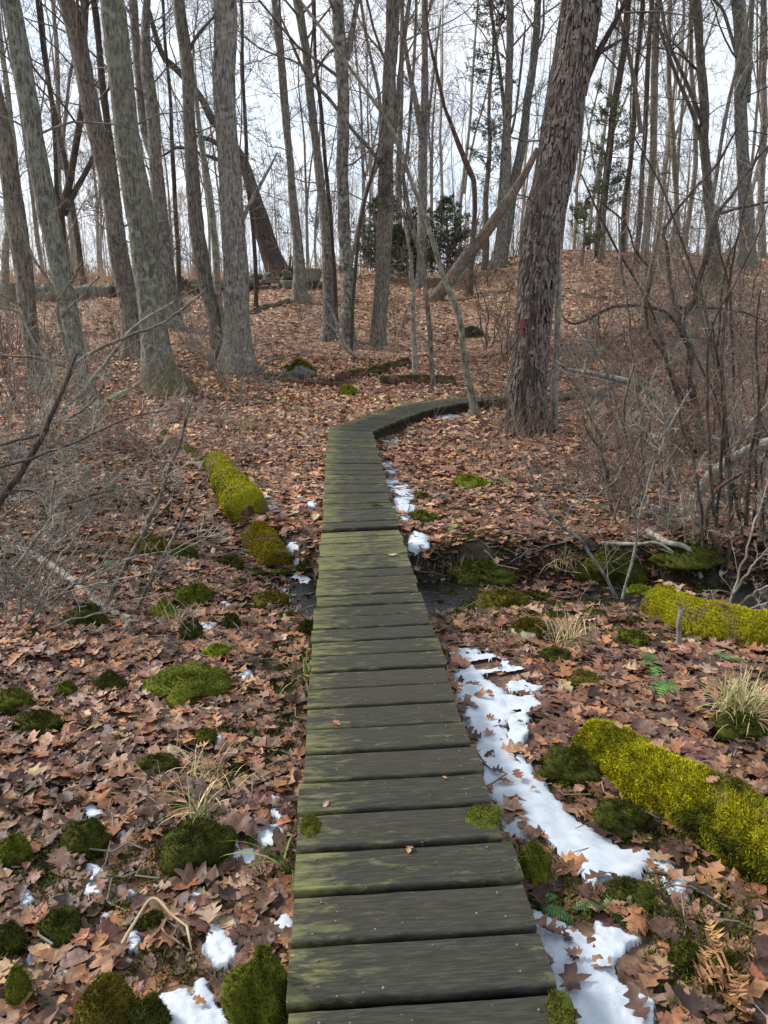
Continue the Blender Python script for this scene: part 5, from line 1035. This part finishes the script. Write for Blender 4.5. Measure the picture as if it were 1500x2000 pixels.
tuft('straw grass blades scattered above the wispy green tuft stone', gp(365,1530), 60, .22, ST, rg3, W=.0016, spread=.07, droop=1.3)
tuft('green and straw grass blades on top of the round dark mossy stone', gp(392,1640,.10), 34, .20, GR+ST[:2], rg3, W=.0028, spread=.02, droop=1.1)
tuft('green grass leaning out from under the left boardwalk edge, near the broad mossy stone', gp(598,1330), 40, .26, GR+ST[:1], rg3, (.05,-.1), W=.003, spread=.02)
tuft('long green blades lying at the left boardwalk edge above the snow wedge', gp(568,1712), 14, .30, GR, rg3, (-.25,-.3), W=.0035, spread=.02, droop=1.2)
tuft('straw grass around the lime green mossy stone', gp(345,1225), 60, .22, ST, rg3, W=.002, spread=.05, droop=1.2)
tuft('fine straw grass hanging over the stream bank right of the boardwalk', gp(1090,1100), 60, .3, ST, rg3, (0,-.3), W=.002, spread=.08, droop=1.5)
tuft('straw wisps on the leaves left of the boardwalk near the corner', gp(480,840), 60, .35, ST, rg3, W=.004, spread=.1)
tuft('green sprigs beside the small bright mossy tuft stone', gp(455,1475), 26, .11, GR, rg3, W=.0025, spread=.05)
tuft('short green blades on the leaves by the pale cone shaped stone', gp(985,1250), 22, .14, GR+ST, rg3, W=.0022, spread=.03)
def fern(label, px, py, nf, L, cols, rng, dz=.02, curl=0.):
    mb = MB(); P0 = gp(px, py, dz)
    for k in range(nf):
        a = rng.uniform(0, 6.28); l = L*rng.uniform(.7,1.1); m = 15; u = np.linspace(0,1,m); el = rng.uniform(.15,.5)
        R_ = np.stack([np.cos(a)*u*l, np.sin(a)*u*l, l*(el*u-.45*u**2)+.01], -1); R_[:,2] += curl*l*np.sin(u*7)*.12; t = nrm(np.gradient(R_, axis=0)); s = nrm(np.cross(t, [0,0,1.])); w_ = l*.24*np.sin(np.pi*np.clip(u*.93+.07,0,1))**.8
        c = np.array(cols[rng.integers(0,len(cols))])*rng.uniform(.8,1.2); tubes(mb, R_, np.full(m,.0012), 3, c*.8)
        for i in range(1, m):
            for sg in (-1,1):
                b0 = R_[i]; e = b0+s[i]*sg*w_[i]+t[i]*w_[i]*.25+np.array([0,0,rng.normal(0,.1+curl)*w_[i]]); hw = t[i]*l*.026; mb.add([b0-hw, b0+hw, e*.55+b0*.45+hw*1.05, e, e*.55+b0*.45-hw*1.05], [(0,1,2),(0,2,4),(4,2,3)], c*rng.uniform(.85,1.15))
    o = bpy.data.objects.new('fern', None); bpy.data.objects.remove(o); o = mb.obj('fern', M_GRASS, off=P0*0); me = o.data
    me.transform(__import__('mathutils').Matrix.Translation((0,0,0))); o.location = P0; tag(o, label, 'fern')
GF = [(.06,.14,.04),(.09,.19,.05),(.05,.11,.03)]; DF = [(.40,.22,.09),(.50,.32,.14),(.33,.17,.08)]
for a in (('green fern fronds under the right boardwalk edge beside the snow dusted stone',1052,1783,4,.13,GF),('small bright green fern frond beside the snow, right of the first fern',1178,1790,3,.12,GF),('green ferns under the straw grass tuft at right',1330,1345,5,.2,GF),('low green ferns in the leaves above the large mossy log',1285,1310,4,.16,GF),('small green fern right of the golden mossy log',1425,1300,3,.15,GF),
  ('green fern on the bank right of the small moss stones beyond the stream',875,1042,3,.2,GF),('pale green fern sprig beside the bright mossy stone right of the far boardwalk',968,945,4,.22,[(.14,.26,.07),(.2,.3,.1)]),('green fern sprig near the olive boulder on the left',205,1115,3,.2,GF),('green leafy sprig at the left among the twigs',120,900,4,.35,[(.12,.2,.05),(.17,.24,.07)])):
    fern(*a, rg3)
fern('curled orange brown dry fern fronds at the lower right', 1400,1885,5,.14,DF,rg3,.04,1.); fern('curled tan dry fern fronds near the bottom right corner', 1440,1930,4,.13,DF,rg3,.04,1.)
# single stems and branches lying about
def branch(label, pts, w_, mat, rng, tw=None, k=0, name='fallen_branch', cat='branch', ground=True, dzs=None, subs=()):
    P = np.array([gp(x, y, 0) for x, y in pts]) if ground else None; dep = depth_of(P.mean(0)); r = w_/2*dep/FPX; P[:,2] += r if dzs is None else np.array(dzs)
    q = resample(catmull(np.c_[P, r*np.linspace(1,.55,len(P))], 8), 34); root = thing(name, label, cat, P.mean(0)); mb = MB(); trunk_mesh(mb, q[:,:3], q[:,3], 12, rng.uniform(0,50), r*.12, fz=9, flare=0); mb.obj('stem', mat, root)
    for sp_ in subs:
        S_ = np.array([gp(x, y, 0) for x, y in sp_[0]]); S_[:,2] += np.array(sp_[2]); rr = sp_[1]/2*dep/FPX; q2 = resample(catmull(np.c_[S_, rr*np.linspace(1,.4,len(S_))], 8), 20); m2 = MB(); tubes(m2, q2[:,:3], q2[:,3], 8); m2.obj('side_branch', mat, root)
    if k:
        m2 = MB(); a, b_ = spawn(q[None,:,:3], q[None,:,3], k, rng, .2, .98, (.25,.5), (30,60), 7, .45, .12, .04, .003, .01); tubes(m2, a, b_, 4); a, b_ = spawn(a, b_, 3, rng, .2, .98, (.3,.6), (30,60), 5, .6, .12, .02, .0025, .008); tubes(m2, a, b_, 3); m2.obj('twigs', tw or TW_GREY, root)
    return root
branch('long bare grey fallen branch with a forked tip crossing the left foreground', [(10,1072),(60,1090),(120,1128),(190,1188),(255,1222)], 20, B_PALE, rg3, k=8, subs=(([(255,1222),(238,1240),(220,1258)], 12, [.03,.02,.01]), ([(255,1222),(290,1228),(330,1226)], 9, [.03,.03,.02])))
branch('pale green lichen covered branch propped on the leaves left of the path', [(178,805),(215,785),(262,768),(292,752),(328,728)], 9, bark('lichen branch', (.16,.17,.12), (.3,.33,.25), (.38,.42,.32), .4, fz=1, bs=.3), rg3, dzs=[.03,.06,.12,.2,.3])
branch('smooth grey branch sloping down the far stream bank to the mossy log', [(1265,1045),(1300,1085),(1340,1118),(1368,1140)], 13, B_PALE, rg3, dzs=[.03,.12,.2,.05])
branch('thin grey branch arched over the dark bank mound', [(1175,1072),(1240,1085),(1290,1100),(1358,1138)], 8, B_PALE, rg3, dzs=[.05,.1,.16,.06], k=7)
branch('dark wet root crossing the stream bank at the left boardwalk edge', [(540,1020),(585,1030),(620,1055)], 14, B_ROT, rg3)
branch('thin dark stick lying in the leaves far left of the corner', [(380,822),(420,826),(455,826)], 5, B_DARK, rg3)
branch('dark stick lying under the broad mossy stone', [(215,1280),(260,1285),(300,1292)], 6, B_DARK, rg3)
branch('pale thin stick on the leaves right of the far boardwalk', [(1030,895),(1060,885),(1090,868)], 6, B_PALE, rg3)
branch('grey stick reaching over the leaves into the left of the thick trunks', [(480,748),(500,735),(530,722),(600,712)], 5, B_BROWN, rg3, dzs=[.03,.1,.2,.3], k=8)
branch('bent straw coloured dead stem lying near the bottom left', [(232,1868),(262,1835),(303,1802),(340,1825),(368,1842)], 7, TW_STRAW, rg3, dzs=[.02,.05,.09,.07,.06], subs=(([(368,1842),(372,1860),(376,1872)], 6, [.06,.05,.02]),), name='dried_plant', cat='dead plant')
branch('short straw coloured stem beside the leaning mossy stone', [(485,1832),(505,1830),(530,1824)], 5, TW_STRAW, rg3, name='dried_plant', cat='dead plant')
branch('wet dark branch lying in the stream right of the boardwalk', [(940,1196),(1000,1194),(1050,1190),(1090,1184)], 6, B_ROT, rg3, dzs=[.02,.03,.04,.06])
P0 = gp(1322,1268,0.); sk = thing('broken_stick', 'short upright broken stick standing in front of the golden mossy log', 'stick', P0); mb = MB(); q = P0+np.array([[0,0,-.03],[.004,0,.08],[-.006,.01,.17],[.004,.01,.25]]); q = resample(catmull(np.c_[q, [.012,.013,.012,.014]], 6), 20); trunk_mesh(mb, q[:,:3], q[:,3], 10, 3.3, .002, fz=9, flare=0); mb.obj('stem', B_PALE, sk)
# thin roots hanging out of the stream bank
mb = MB()
for k, (px, py) in enumerate(((870,1092),(905,1088),(1075,1092),(1098,1096),(1130,1090),(1285,1086),(1310,1092),(1150,1098),(845,1100))):
    p = gp(px, py, .02); n_ = 9; u = np.linspace(0,1,8); P = p+np.stack([rg3.normal(0,.07,(n_,1))+rg3.normal(0,.05,(n_,1))*u, -.02-.10*u+rg3.normal(0,.02,(n_,1)), -.26*u*rg3.uniform(.5,1.1,(n_,1))], -1)+rg3.normal(size=(n_,8,3))*.008
    tubes(mb, P, .0035*(1.1-u)*np.ones((n_,1)), 4, np.array([.13,.09,.06]))
o = mb.obj('hanging_roots', M_GRASS); tag(o, 'fine brown roots hanging from the stream bank right of the boardwalk', 'roots', kind='stuff')
# ================================================================== SHRUBS
rsh = np.random.default_rng(4242)
def shrub_mesh(rng, ns, H, spread, r0, k2=6, k3=5, k4=3, arch=.3):
    n = 12; a = rng.uniform(0,6.28,ns); u = np.linspace(0,1,n); sp_ = rng.uniform(.25,1,ns)*spread; h = H*rng.uniform(.55,1.,ns)
    P = np.stack([np.cos(a)[:,None]*(.04+sp_[:,None]*u**(1.1)), np.sin(a)[:,None]*(.04+sp_[:,None]*u**1.1), -.05+h[:,None]*(u-arch*u**3*rng.uniform(0,1,(ns,1)))], -1)
    w_ = np.cumsum(rng.normal(size=(ns,n,3))*.028*H/2, 1); P[:,1:] += w_[:,1:]; R = r0*rng.uniform(.5,1,(ns,1))*(1-.75*u)
    mb = MB(); tubes(mb, P, R, 5); a2, r2 = spawn(P, R, k2, rng, .2, .97, (.3,.6), (25,60), 7, .6, .14, .03, .0046, .008); mb2 = MB(); tubes(mb2, a2, r2, 3); a3, r3 = spawn(a2, r2, k3, rng, .12, .97, (.3,.65), (25,65), 5, .65, .15, .01, .0036, .007); tubes(mb2, a3, r3, 3)
    if k4: a4, r4 = spawn(a3, r3, k4, rng, .15, .97, (.3,.7), (30,70), 3, .7, .15, .0, .0028, .006); tubes(mb2, a4, r4, 3)
    return mb, mb2
def shrub_proto(rng, mat, tw, *a, **k):
    m1, m2 = shrub_mesh(rng, *a, **k); root = thing('bare_shrub', 'x', 'shrub', (0,0,0)); s = bpy.data.objects.new('stems', m1.mesh('stems', mat)); COL.objects.link(s); s.parent = root; t_ = bpy.data.objects.new('twigs', m2.mesh('twigs', tw)); COL.objects.link(t_); t_.parent = root; return root
sp_ = [shrub_proto(rsh, B_DARK, TW_GREY, 6, 2.6, 1.1, .020, 6, 4, 2), shrub_proto(rsh, B_GREY, TW_PALE, 7, 1.7, 1.0, .012, 6, 4, 2, arch=.5), shrub_proto(rsh, B_BROWN, TW_RED, 9, 1.3, .7, .009, 6, 4, 2), shrub_proto(rsh, B_PALE, TW_PALE, 6, 3.0, 1.3, .017, 6, 4, 2), shrub_proto(rsh, B_DARK, TW_RED, 8, 2.1, 1.0, .013, 6, 4, 2), shrub_proto(rsh, B_PALE, TW_GREY, 10, .8, .9, .007, 7, 4, 2, arch=.8)]
SG = {'L': ('thin bare shrub in the tangled thicket at the left', 'bare shrubs of the left thicket'), 'R': ('thin bare shrub in the dense tangle at the right', 'bare shrubs of the right tangle'), 'F': ('bare twiggy shrub in the understory below the crest', 'bare understory shrubs below the crest')}
KD = ['tall dark bare shrub', 'slender grey bare shrub', 'low reddish brown bare shrub', 'tall pale bare shrub', 'dark shrub with reddish twigs', 'low arching pale twigs']
def place_words(g, px, py):
    if g == 'R':
        a = 'just beyond the stream' if py > 935 else 'level with the boardwalk bend' if py > 815 else 'low on the right slope'
        b = 'near the big shaggy tree' if px < 1200 else 'left of the dark crooked shrub' if px < 1345 else 'right of the dark crooked shrub' if px < 1455 else 'at the right edge'
    elif g == 'L':
        a = 'in the left foreground' if py > 940 else 'left of the boardwalk bend' if py > 790 else 'among the left trunks'
        b = 'at the left edge' if px < 65 else 'under the leaning trunk' if px < 200 else 'by the mossy footed trunk' if px < 330 else 'towards the path'
    else:
        nm = [(150,'near the left edge'),(330,'by the left trunks'),(520,'by the thick grey trunk'),(800,'on the middle slope'),(1000,'below the leaning dead trunk'),(1150,'behind the big shaggy tree'),(1300,'right of the big shaggy tree'),(1420,'by the mossy footed dark trunk'),(9999,'near the right edge')]
        b = next(w for m_, w in nm if px < m_); a = 'high on the slope' if py < 575 else 'half way up the slope' if py < 630 else 'low on the slope'
    return a+', '+b
usedk = set()
def put_shrub(k, x, y, s, g, rot=None):
    o = sp_[k] if k not in usedk else copy_tree(sp_[k]); usedk.add(k); o.location = (x, y, float(G(x,y))); o.rotation_euler = (0,0,rsh.uniform(0,6.28) if rot is None else rot); o.scale = (s,s,s); o['group'] = SG[g][1]
    dy = y*math.cos(PITCH)-(o.location.z-CAMZ)*math.sin(PITCH); px_ = 750+x/dy*FPX; py_ = 1000-FPX*((o.location.z-CAMZ)*math.cos(PITCH)+y*math.sin(PITCH))/dy
    o['label'] = KD[k]+' '+place_words(g, px_, py_)
for px, py, k, s in ((1150,905,1,1.0),(1215,880,2,1.1),(1290,960,4,.9),(1360,905,1,1.1),(1420,1000,4,.95),(1470,930,0,.9),(1240,1010,2,.9),(1180,830,1,1.2),(1330,840,4,1.),(1440,850,1,1.2),(1495,1060,1,1.),(1150,790,2,1.3),(1250,800,4,1.1),(1400,790,2,1.5),(1480,800,3,.9),(1305,760,1,1.4),(1200,750,2,1.4),(1130,730,1,1.3),(1370,720,2,1.6),(1450,720,4,1.2),(1110,960,5,.9),(1350,1030,5,1.),(1270,905,5,1.1),(1190,965,5,.8),(1260,690,2,1.5),(1170,690,4,1.1),(1330,690,1,1.3),(1495,700,0,1.)):
    p = gp(px, py); put_shrub(k, p[0], p[1], s*.95, 'R')
for px, py, k, s in ((30,1000,5,1.1),(90,960,1,.8),(20,900,1,1.1),(130,905,5,1.2),(60,860,4,.8),(210,880,5,1.1),(10,1130,5,1.),(80,1090,5,.9),(150,1010,5,.9),(240,975,5,.8),(30,800,0,.9),(110,820,1,1.),(210,815,2,1.),(10,740,4,1.),(90,745,2,1.2),(220,740,1,1.),(390,770,2,.8),(380,700,2,1.1),(230,690,4,1.),(120,700,1,1.3),(30,690,0,.9),(300,900,5,.8),(90,1200,5,.8),(20,1210,5,.8),(350,640,2,1.2),(380,815,5,.9),(460,770,2,.7),(510,760,5,.9),(540,700,2,.8)):
    p = gp(px, py); put_shrub(k, p[0], p[1], s*.9, 'L')
for _ in range(50):
    y = rsh.uniform(16, 33); x = rsh.uniform(-.56,.56)*y
    if abs(x/y+.03) < .16 and rsh.random() < .8: continue
    put_shrub(int(rsh.choice([1,2,4,2,0,3])), x, y, rsh.uniform(.8,1.35), 'F')
for k in range(6):
    if k not in usedk: put_shrub(k, 12, 22, 1, 'F')
# traced foreground shrubs: stems follow their lines on an upright plane through the root
def traced(label, root_px, Y0, stems, mat, tw, rng, k=(9,6,4), wsc=1., name='bare_shrub', depthj=.35):
    foot = hit([root_px[0]], [root_px[1]])[0] if Y0 is None else at(np.array([root_px[0]]), np.array([root_px[1]]), np.array([Y0]))[0]; Y0 = foot[1]
    if name == 'bare_shrub': foot[2] = G(foot[0], foot[1])
    root = thing(name, label, 'shrub', foot); mt = MB(); LP, LR = [], []
    for st in stems:
        q = np.array(st, float); off = np.linspace(0,1,len(q))*rng.uniform(-depthj,depthj); pp = at(q[:,0], q[:,1], Y0+off); rr = q[:,2]/2*depth_of(pp)/FPX*wsc; q2 = resample(catmull(np.c_[pp, rr], 8), 30); L = np.linalg.norm(np.diff(q2[:,:3],axis=0),axis=1).sum(); q2[:,:3] += .012*np.stack([fbm(np.arange(30)*.35+rng.uniform(0,99), np.zeros(30), o=2) for _ in range(3)], -1)*np.sin(np.linspace(0,3.14,30))[:,None]
        mb = MB(); trunk_mesh(mb, q2[:,:3], np.maximum(q2[:,3],.0015), 10, rng.uniform(0,50), min(.002, q2[0,3]*.1), fz=8, flare=0); mb.obj('stem', mat, root); m12 = resample(q2, 14); LP.append(m12[:,:3]); LR.append(m12[:,3])
    P, R = np.array(LP), np.array(LR); a2, r2 = spawn(P, R, k[0], rng, .15, .98, (.2,.5), (30,70), 8, .55, .14, .03, .0042, .007); tubes(mt, a2, r2, 4); a3, r3 = spawn(a2, r2, k[1], rng, .15, .97, (.3,.65), (30,65), 5, .6, .14, .01, .0032, .006); tubes(mt, a3, r3, 3)
    if k[2]: a4, r4 = spawn(a3, r3, k[2], rng, .15, .97, (.3,.7), (30,70), 4, .7, .14, 0, .0024, .006); tubes(mt, a4, r4, 3)
    mt.obj('twigs', tw, root); return root
SM = bark('bark shrub grey', (.06,.055,.042), (.15,.14,.11), (.26,.27,.22), .52, fz=.5, sc_=30, bs=.25)
traced('dark forked shrub in the left foreground whose arms spread in a wide fan', (70,870), None, [
 [(62,880,12),(85,850,11),(108,800,10),(128,750,10),(143,715,9)],[(143,715,8),(128,680,6),(112,610,6),(112,585,5),(88,540,5),(64,500,5),(45,445,4),(20,390,3)],[(143,715,8),(160,700,7),(200,678,6),(260,655,6),(310,635,5),(350,610,4),(400,568,3)],
 [(140,722,6),(110,708,6),(60,698,5),(0,692,4),(-30,690,3)],[(113,585,5),(135,555,4),(150,530,4),(162,512,3)],[(116,625,4),(145,590,4),(160,582,4),(175,560,3),(195,540,3)]], SM, TW_GREY, rsh, k=(8,5,3))
traced('grey green arching shrub stem next to the dark forked shrub', (92,865), None, [[(92,868,9),(112,830,9),(132,790,8),(165,762,8),(195,725,7),(225,682,6),(262,640,5),(300,612,4),(340,590,3)],[(135,785,6),(118,765,4),(92,700,4),(70,672,4),(50,635,3),(38,600,3)]], B_PALE, TW_PALE, rsh, k=(8,5,3))
traced('thick dark stem rising from the left edge of the photo with long pale twigs', (-30,1070), None, [[(-30,1070,14),(0,985,14),(30,935,13),(60,890,12),(92,835,10),(130,745,8),(150,690,6)],[(10,965,8),(60,958,4),(120,985,4),(200,960,3),(300,945,2)],[(0,912,6),(60,895,5),(150,862,4),(240,820,3),(330,800,2)],[(0,870,5),(90,842,4),(160,805,3),(205,752,3)]], B_DARK, TW_PALE, rsh, k=(12,6,4))
traced('pair of bare brown sapling stems leaning right over the left mossy stones', (205,1200), None, [[(205,1185,8),(235,1130,9),(268,1065,9),(292,1010,9),(318,955,8),(338,905,7),(355,860,6),(370,800,5),(385,760,3)],[(262,1205,8),(285,1150,7),(320,1085,7),(350,1030,6),(375,965,5),(405,930,3)],[(322,950,5),(338,935,4),(335,960,3)]], B_BROWN, TW_PALE, rsh, k=(6,4,2))
traced('long thin grey stem leaning up from the left edge through the twigs', (-20,1170), None, [[(-20,1175,8),(20,1120,7),(60,1068,6),(95,1020,6),(104,960,5),(108,940,4)]], B_PALE, TW_PALE, rsh, k=(10,6,3))
traced('large dark crooked shrub with forking arms in the right foreground', (1370,850), None, [
 [(1372,860,17),(1362,810,15),(1350,760,14),(1345,720,14),(1350,685,14),(1335,655,13),(1330,625,13)],[(1330,628,12),(1345,600,12),(1358,590,12),(1362,560,12),(1375,520,11),(1388,470,10),(1402,415,10)],[(1402,415,8),(1430,380,6),(1465,330,5),(1500,285,5),(1540,240,4)],[(1402,418,7),(1450,405,5),(1500,395,4),(1540,385,3)],
 [(1330,630,8),(1315,580,7),(1305,520,7),(1303,490,7),(1297,455,6),(1310,430,6),(1330,400,5),(1360,365,5),(1400,320,5),(1440,250,3)],[(1328,640,7),(1300,610,6),(1262,598,6),(1225,596,6),(1185,605,5),(1150,622,5),(1120,633,4),(1100,620,3)],
 [(1372,850,10),(1340,790,9),(1310,735,8),(1295,690,8),(1268,650,6),(1262,600,6),(1270,555,6),(1272,530,5),(1240,490,4),(1225,440,4),(1180,400,3)],[(1360,600,5),(1400,602,4),(1450,610,4),(1500,628,3)]], B_DARK, TW_GREY, rsh, k=(7,5,3))
traced('lichen grey shrub stem bowing low to the left behind the dark crooked shrub', (1330,905), None, [[(1335,905,13),(1318,860,12),(1295,800,12),(1270,765,12),(1235,748,12),(1195,738,11),(1150,728,9),(1110,722,7),(1085,705,5)],[(1140,728,6),(1150,690,6),(1155,682,5),(1135,660,4),(1120,650,3)],[(1138,735,5),(1200,748,3),(1240,770,3)]], B_GREY, TW_PALE, rsh, k=(7,6,4))
traced('thick pale grey stem curving in from the right edge of the photo', (1345,1010), None, [[(1350,1000,22),(1378,945,22),(1410,910,21),(1450,885,20),(1500,862,18),(1560,845,15)],[(1360,975,12),(1330,1000,9),(1300,1015,6)],[(1420,905,8),(1450,850,6),(1490,800,5),(1530,760,3)]], B_PALE, TW_GREY, rsh, k=(5,4,3))
traced('tangled dark shrub with slanting stems behind the golden mossy log', (1370,1120), None, [[(1400,1150,8),(1408,1090,8),(1385,1035,8),(1378,1000,8),(1395,965,7),(1425,938,6),(1460,920,4)],[(1368,1130,7),(1372,1060,6),(1366,960,6),(1352,890,5),(1330,830,5),(1322,780,4)],[(1412,1160,6),(1425,1050,6),(1422,955,5),(1418,860,5),(1412,700,4),(1420,600,3)],[(1395,1010,6),(1388,900,6),(1383,780,5),(1390,640,4),(1432,560,4),(1475,470,3),(1500,400,2)]], B_DARK, TW_RED, rsh, k=(7,5,4))
traced('slender pale stems slanting across the right side from the stream bank', (1205,1180), None, [[(1212,1185,7),(1190,1140,6),(1150,1075,6),(1095,1025,5),(1060,985,5),(1040,930,4),(1020,890,3)],[(1215,1170,5),(1235,1090,5),(1250,1010,4),(1280,900,4),(1310,830,3),(1350,760,3)],[(1098,1030,4),(1122,985,3),(1175,960,3),(1210,930,2)]], B_GREY, TW_GREY, rsh, k=(7,5,3))
traced('upright reddish thin stems in the right tangle', (1180,1000), None, [[(1215,1010,9),(1190,940,8),(1178,900,7),(1170,850,5),(1140,790,3)],[(1265,860,6),(1242,760,5),(1235,680,5),(1225,600,4),(1212,500,4),(1208,420,3)],[(1225,880,5),(1218,790,5),(1245,690,4),(1262,560,4),(1290,440,3)]], B_BROWN, TW_RED, rsh, k=(9,6,4))
traced('pale whip like dead stems fanning from the right edge by the golden mossy log', (1440,1190), None, [[(1425,1185,6),(1440,1145,5),(1470,1105,4),(1510,1060,3)],[(1430,1195,6),(1475,1160,5),(1530,1125,4)],[(1432,1198,5),(1480,1185,4),(1540,1160,3)],[(1425,1180,5),(1450,1100,4),(1475,1020,3),(1500,940,2)],[(1440,1200,5),(1490,1210,4),(1530,1200,3)]], TW_PALE, TW_PALE, rsh, k=(7,5,3))
traced('thin shrub at the foot of the big shaggy tree with fine grey twigs', (990,845), None, [[(985,850,6),(995,800,5),(990,750,5),(1002,690,4),(985,640,3)],[(1040,860,5),(1060,800,5),(1075,730,4),(1110,660,3)],[(975,840,4),(1000,815,4),(960,770,3),(930,740,2)],[(1000,850,4),(1080,810,4),(1160,790,3)]], B_GREY, TW_GREY, rsh, k=(10,7,4))
traced('small twiggy shrub in the leaves at the foot of the thick grey trunk', (480,790), None, [[(478,795,4),(470,750,4),(492,700,3),(500,650,2)],[(485,795,4),(520,760,3),(560,720,2)],[(475,795,4),(440,755,3),(420,700,2)]], B_GREY, TW_GREY, rsh, k=(8,6,3))

rz_ = np.random.default_rng(606)
def arcs(n, x0, x1, y0, y1, dx, dy, w0):
    out = []
    for _ in range(n):
        x, y = rz_.uniform(x0, x1), rz_.uniform(y0, y1); sx, sy = rz_.uniform(*dx), rz_.uniform(*dy); b = rz_.uniform(.15,.7); ww = rz_.uniform(.6,1.1)*w0
        out.append([(x+sx*u+rz_.normal(0,5), y-sy*(u**(1-b*.5))+b*.35*sy*u**2+rz_.normal(0,4), ww*(1-.6*u)) for u in (0,.2,.45,.7,1.)])
    return out
traced('sprawling pale twigged shrub arching across the bottom of the left thicket', (-10,1230), None, arcs(7, -40, 70, 1180, 1260, (90,330), (60,300), 5), B_GREY, TW_GREY, rz_, k=(6,4,2), depthj=.6)
traced('low sprawling grey shrub arching over the middle of the left thicket', (20,1040), None, arcs(6, -60, 90, 990, 1060, (120,340), (40,220), 5), B_GREY, TW_GREY, rz_, k=(6,4,2), depthj=.6)
traced('fine grey shrub arching between the left trunks and the mossy log', (120,880), None, arcs(6, 80, 170, 850, 890, (-160,250), (60,240), 4), B_GREY, TW_GREY, rz_, k=(6,4,2), depthj=.6)
traced('many stemmed thin brown shrub between the big shaggy tree and the dark crooked shrub', (1230,1030), None, arcs(8, 1190, 1270, 1000, 1040, (-160,120), (150,520), 5), B_BROWN, TW_RED, rz_, k=(6,5,2), depthj=.6)
traced('wide dark shrub of slanting stems filling the right edge above the stream', (1440,1060), None, arcs(8, 1400, 1500, 1020, 1090, (-220,90), (200,720), 7), B_DARK, TW_GREY, rz_, k=(6,5,2), depthj=.7)
traced('pale fine stemmed shrub low in front of the thick curving stem at right', (1330,1080), None, arcs(7, 1290, 1380, 1050, 1095, (-170,190), (70,330), 4), B_GREY, TW_PALE, rz_, k=(6,5,2), depthj=.5)
traced('tall dark whippy shrub rising high against the sky on the right', (1420,900), None, arcs(6, 1360, 1480, 870, 930, (-260,150), (450,900), 7), B_DARK, TW_GREY, rz_, k=(9,6,3), depthj=.8)
from collections import Counter
for o in sc.objects:
    l = o.get('label')
    if l and len(l.split()) > 16: print('LONG', len(l.split()), l)
c = Counter(o['label'] for o in sc.objects if o.get('label') and not o.parent)
print('shared', [(k, v) for k, v in c.items() if v > 1][:40])
print('script time', round(time.time()-T0, 1))
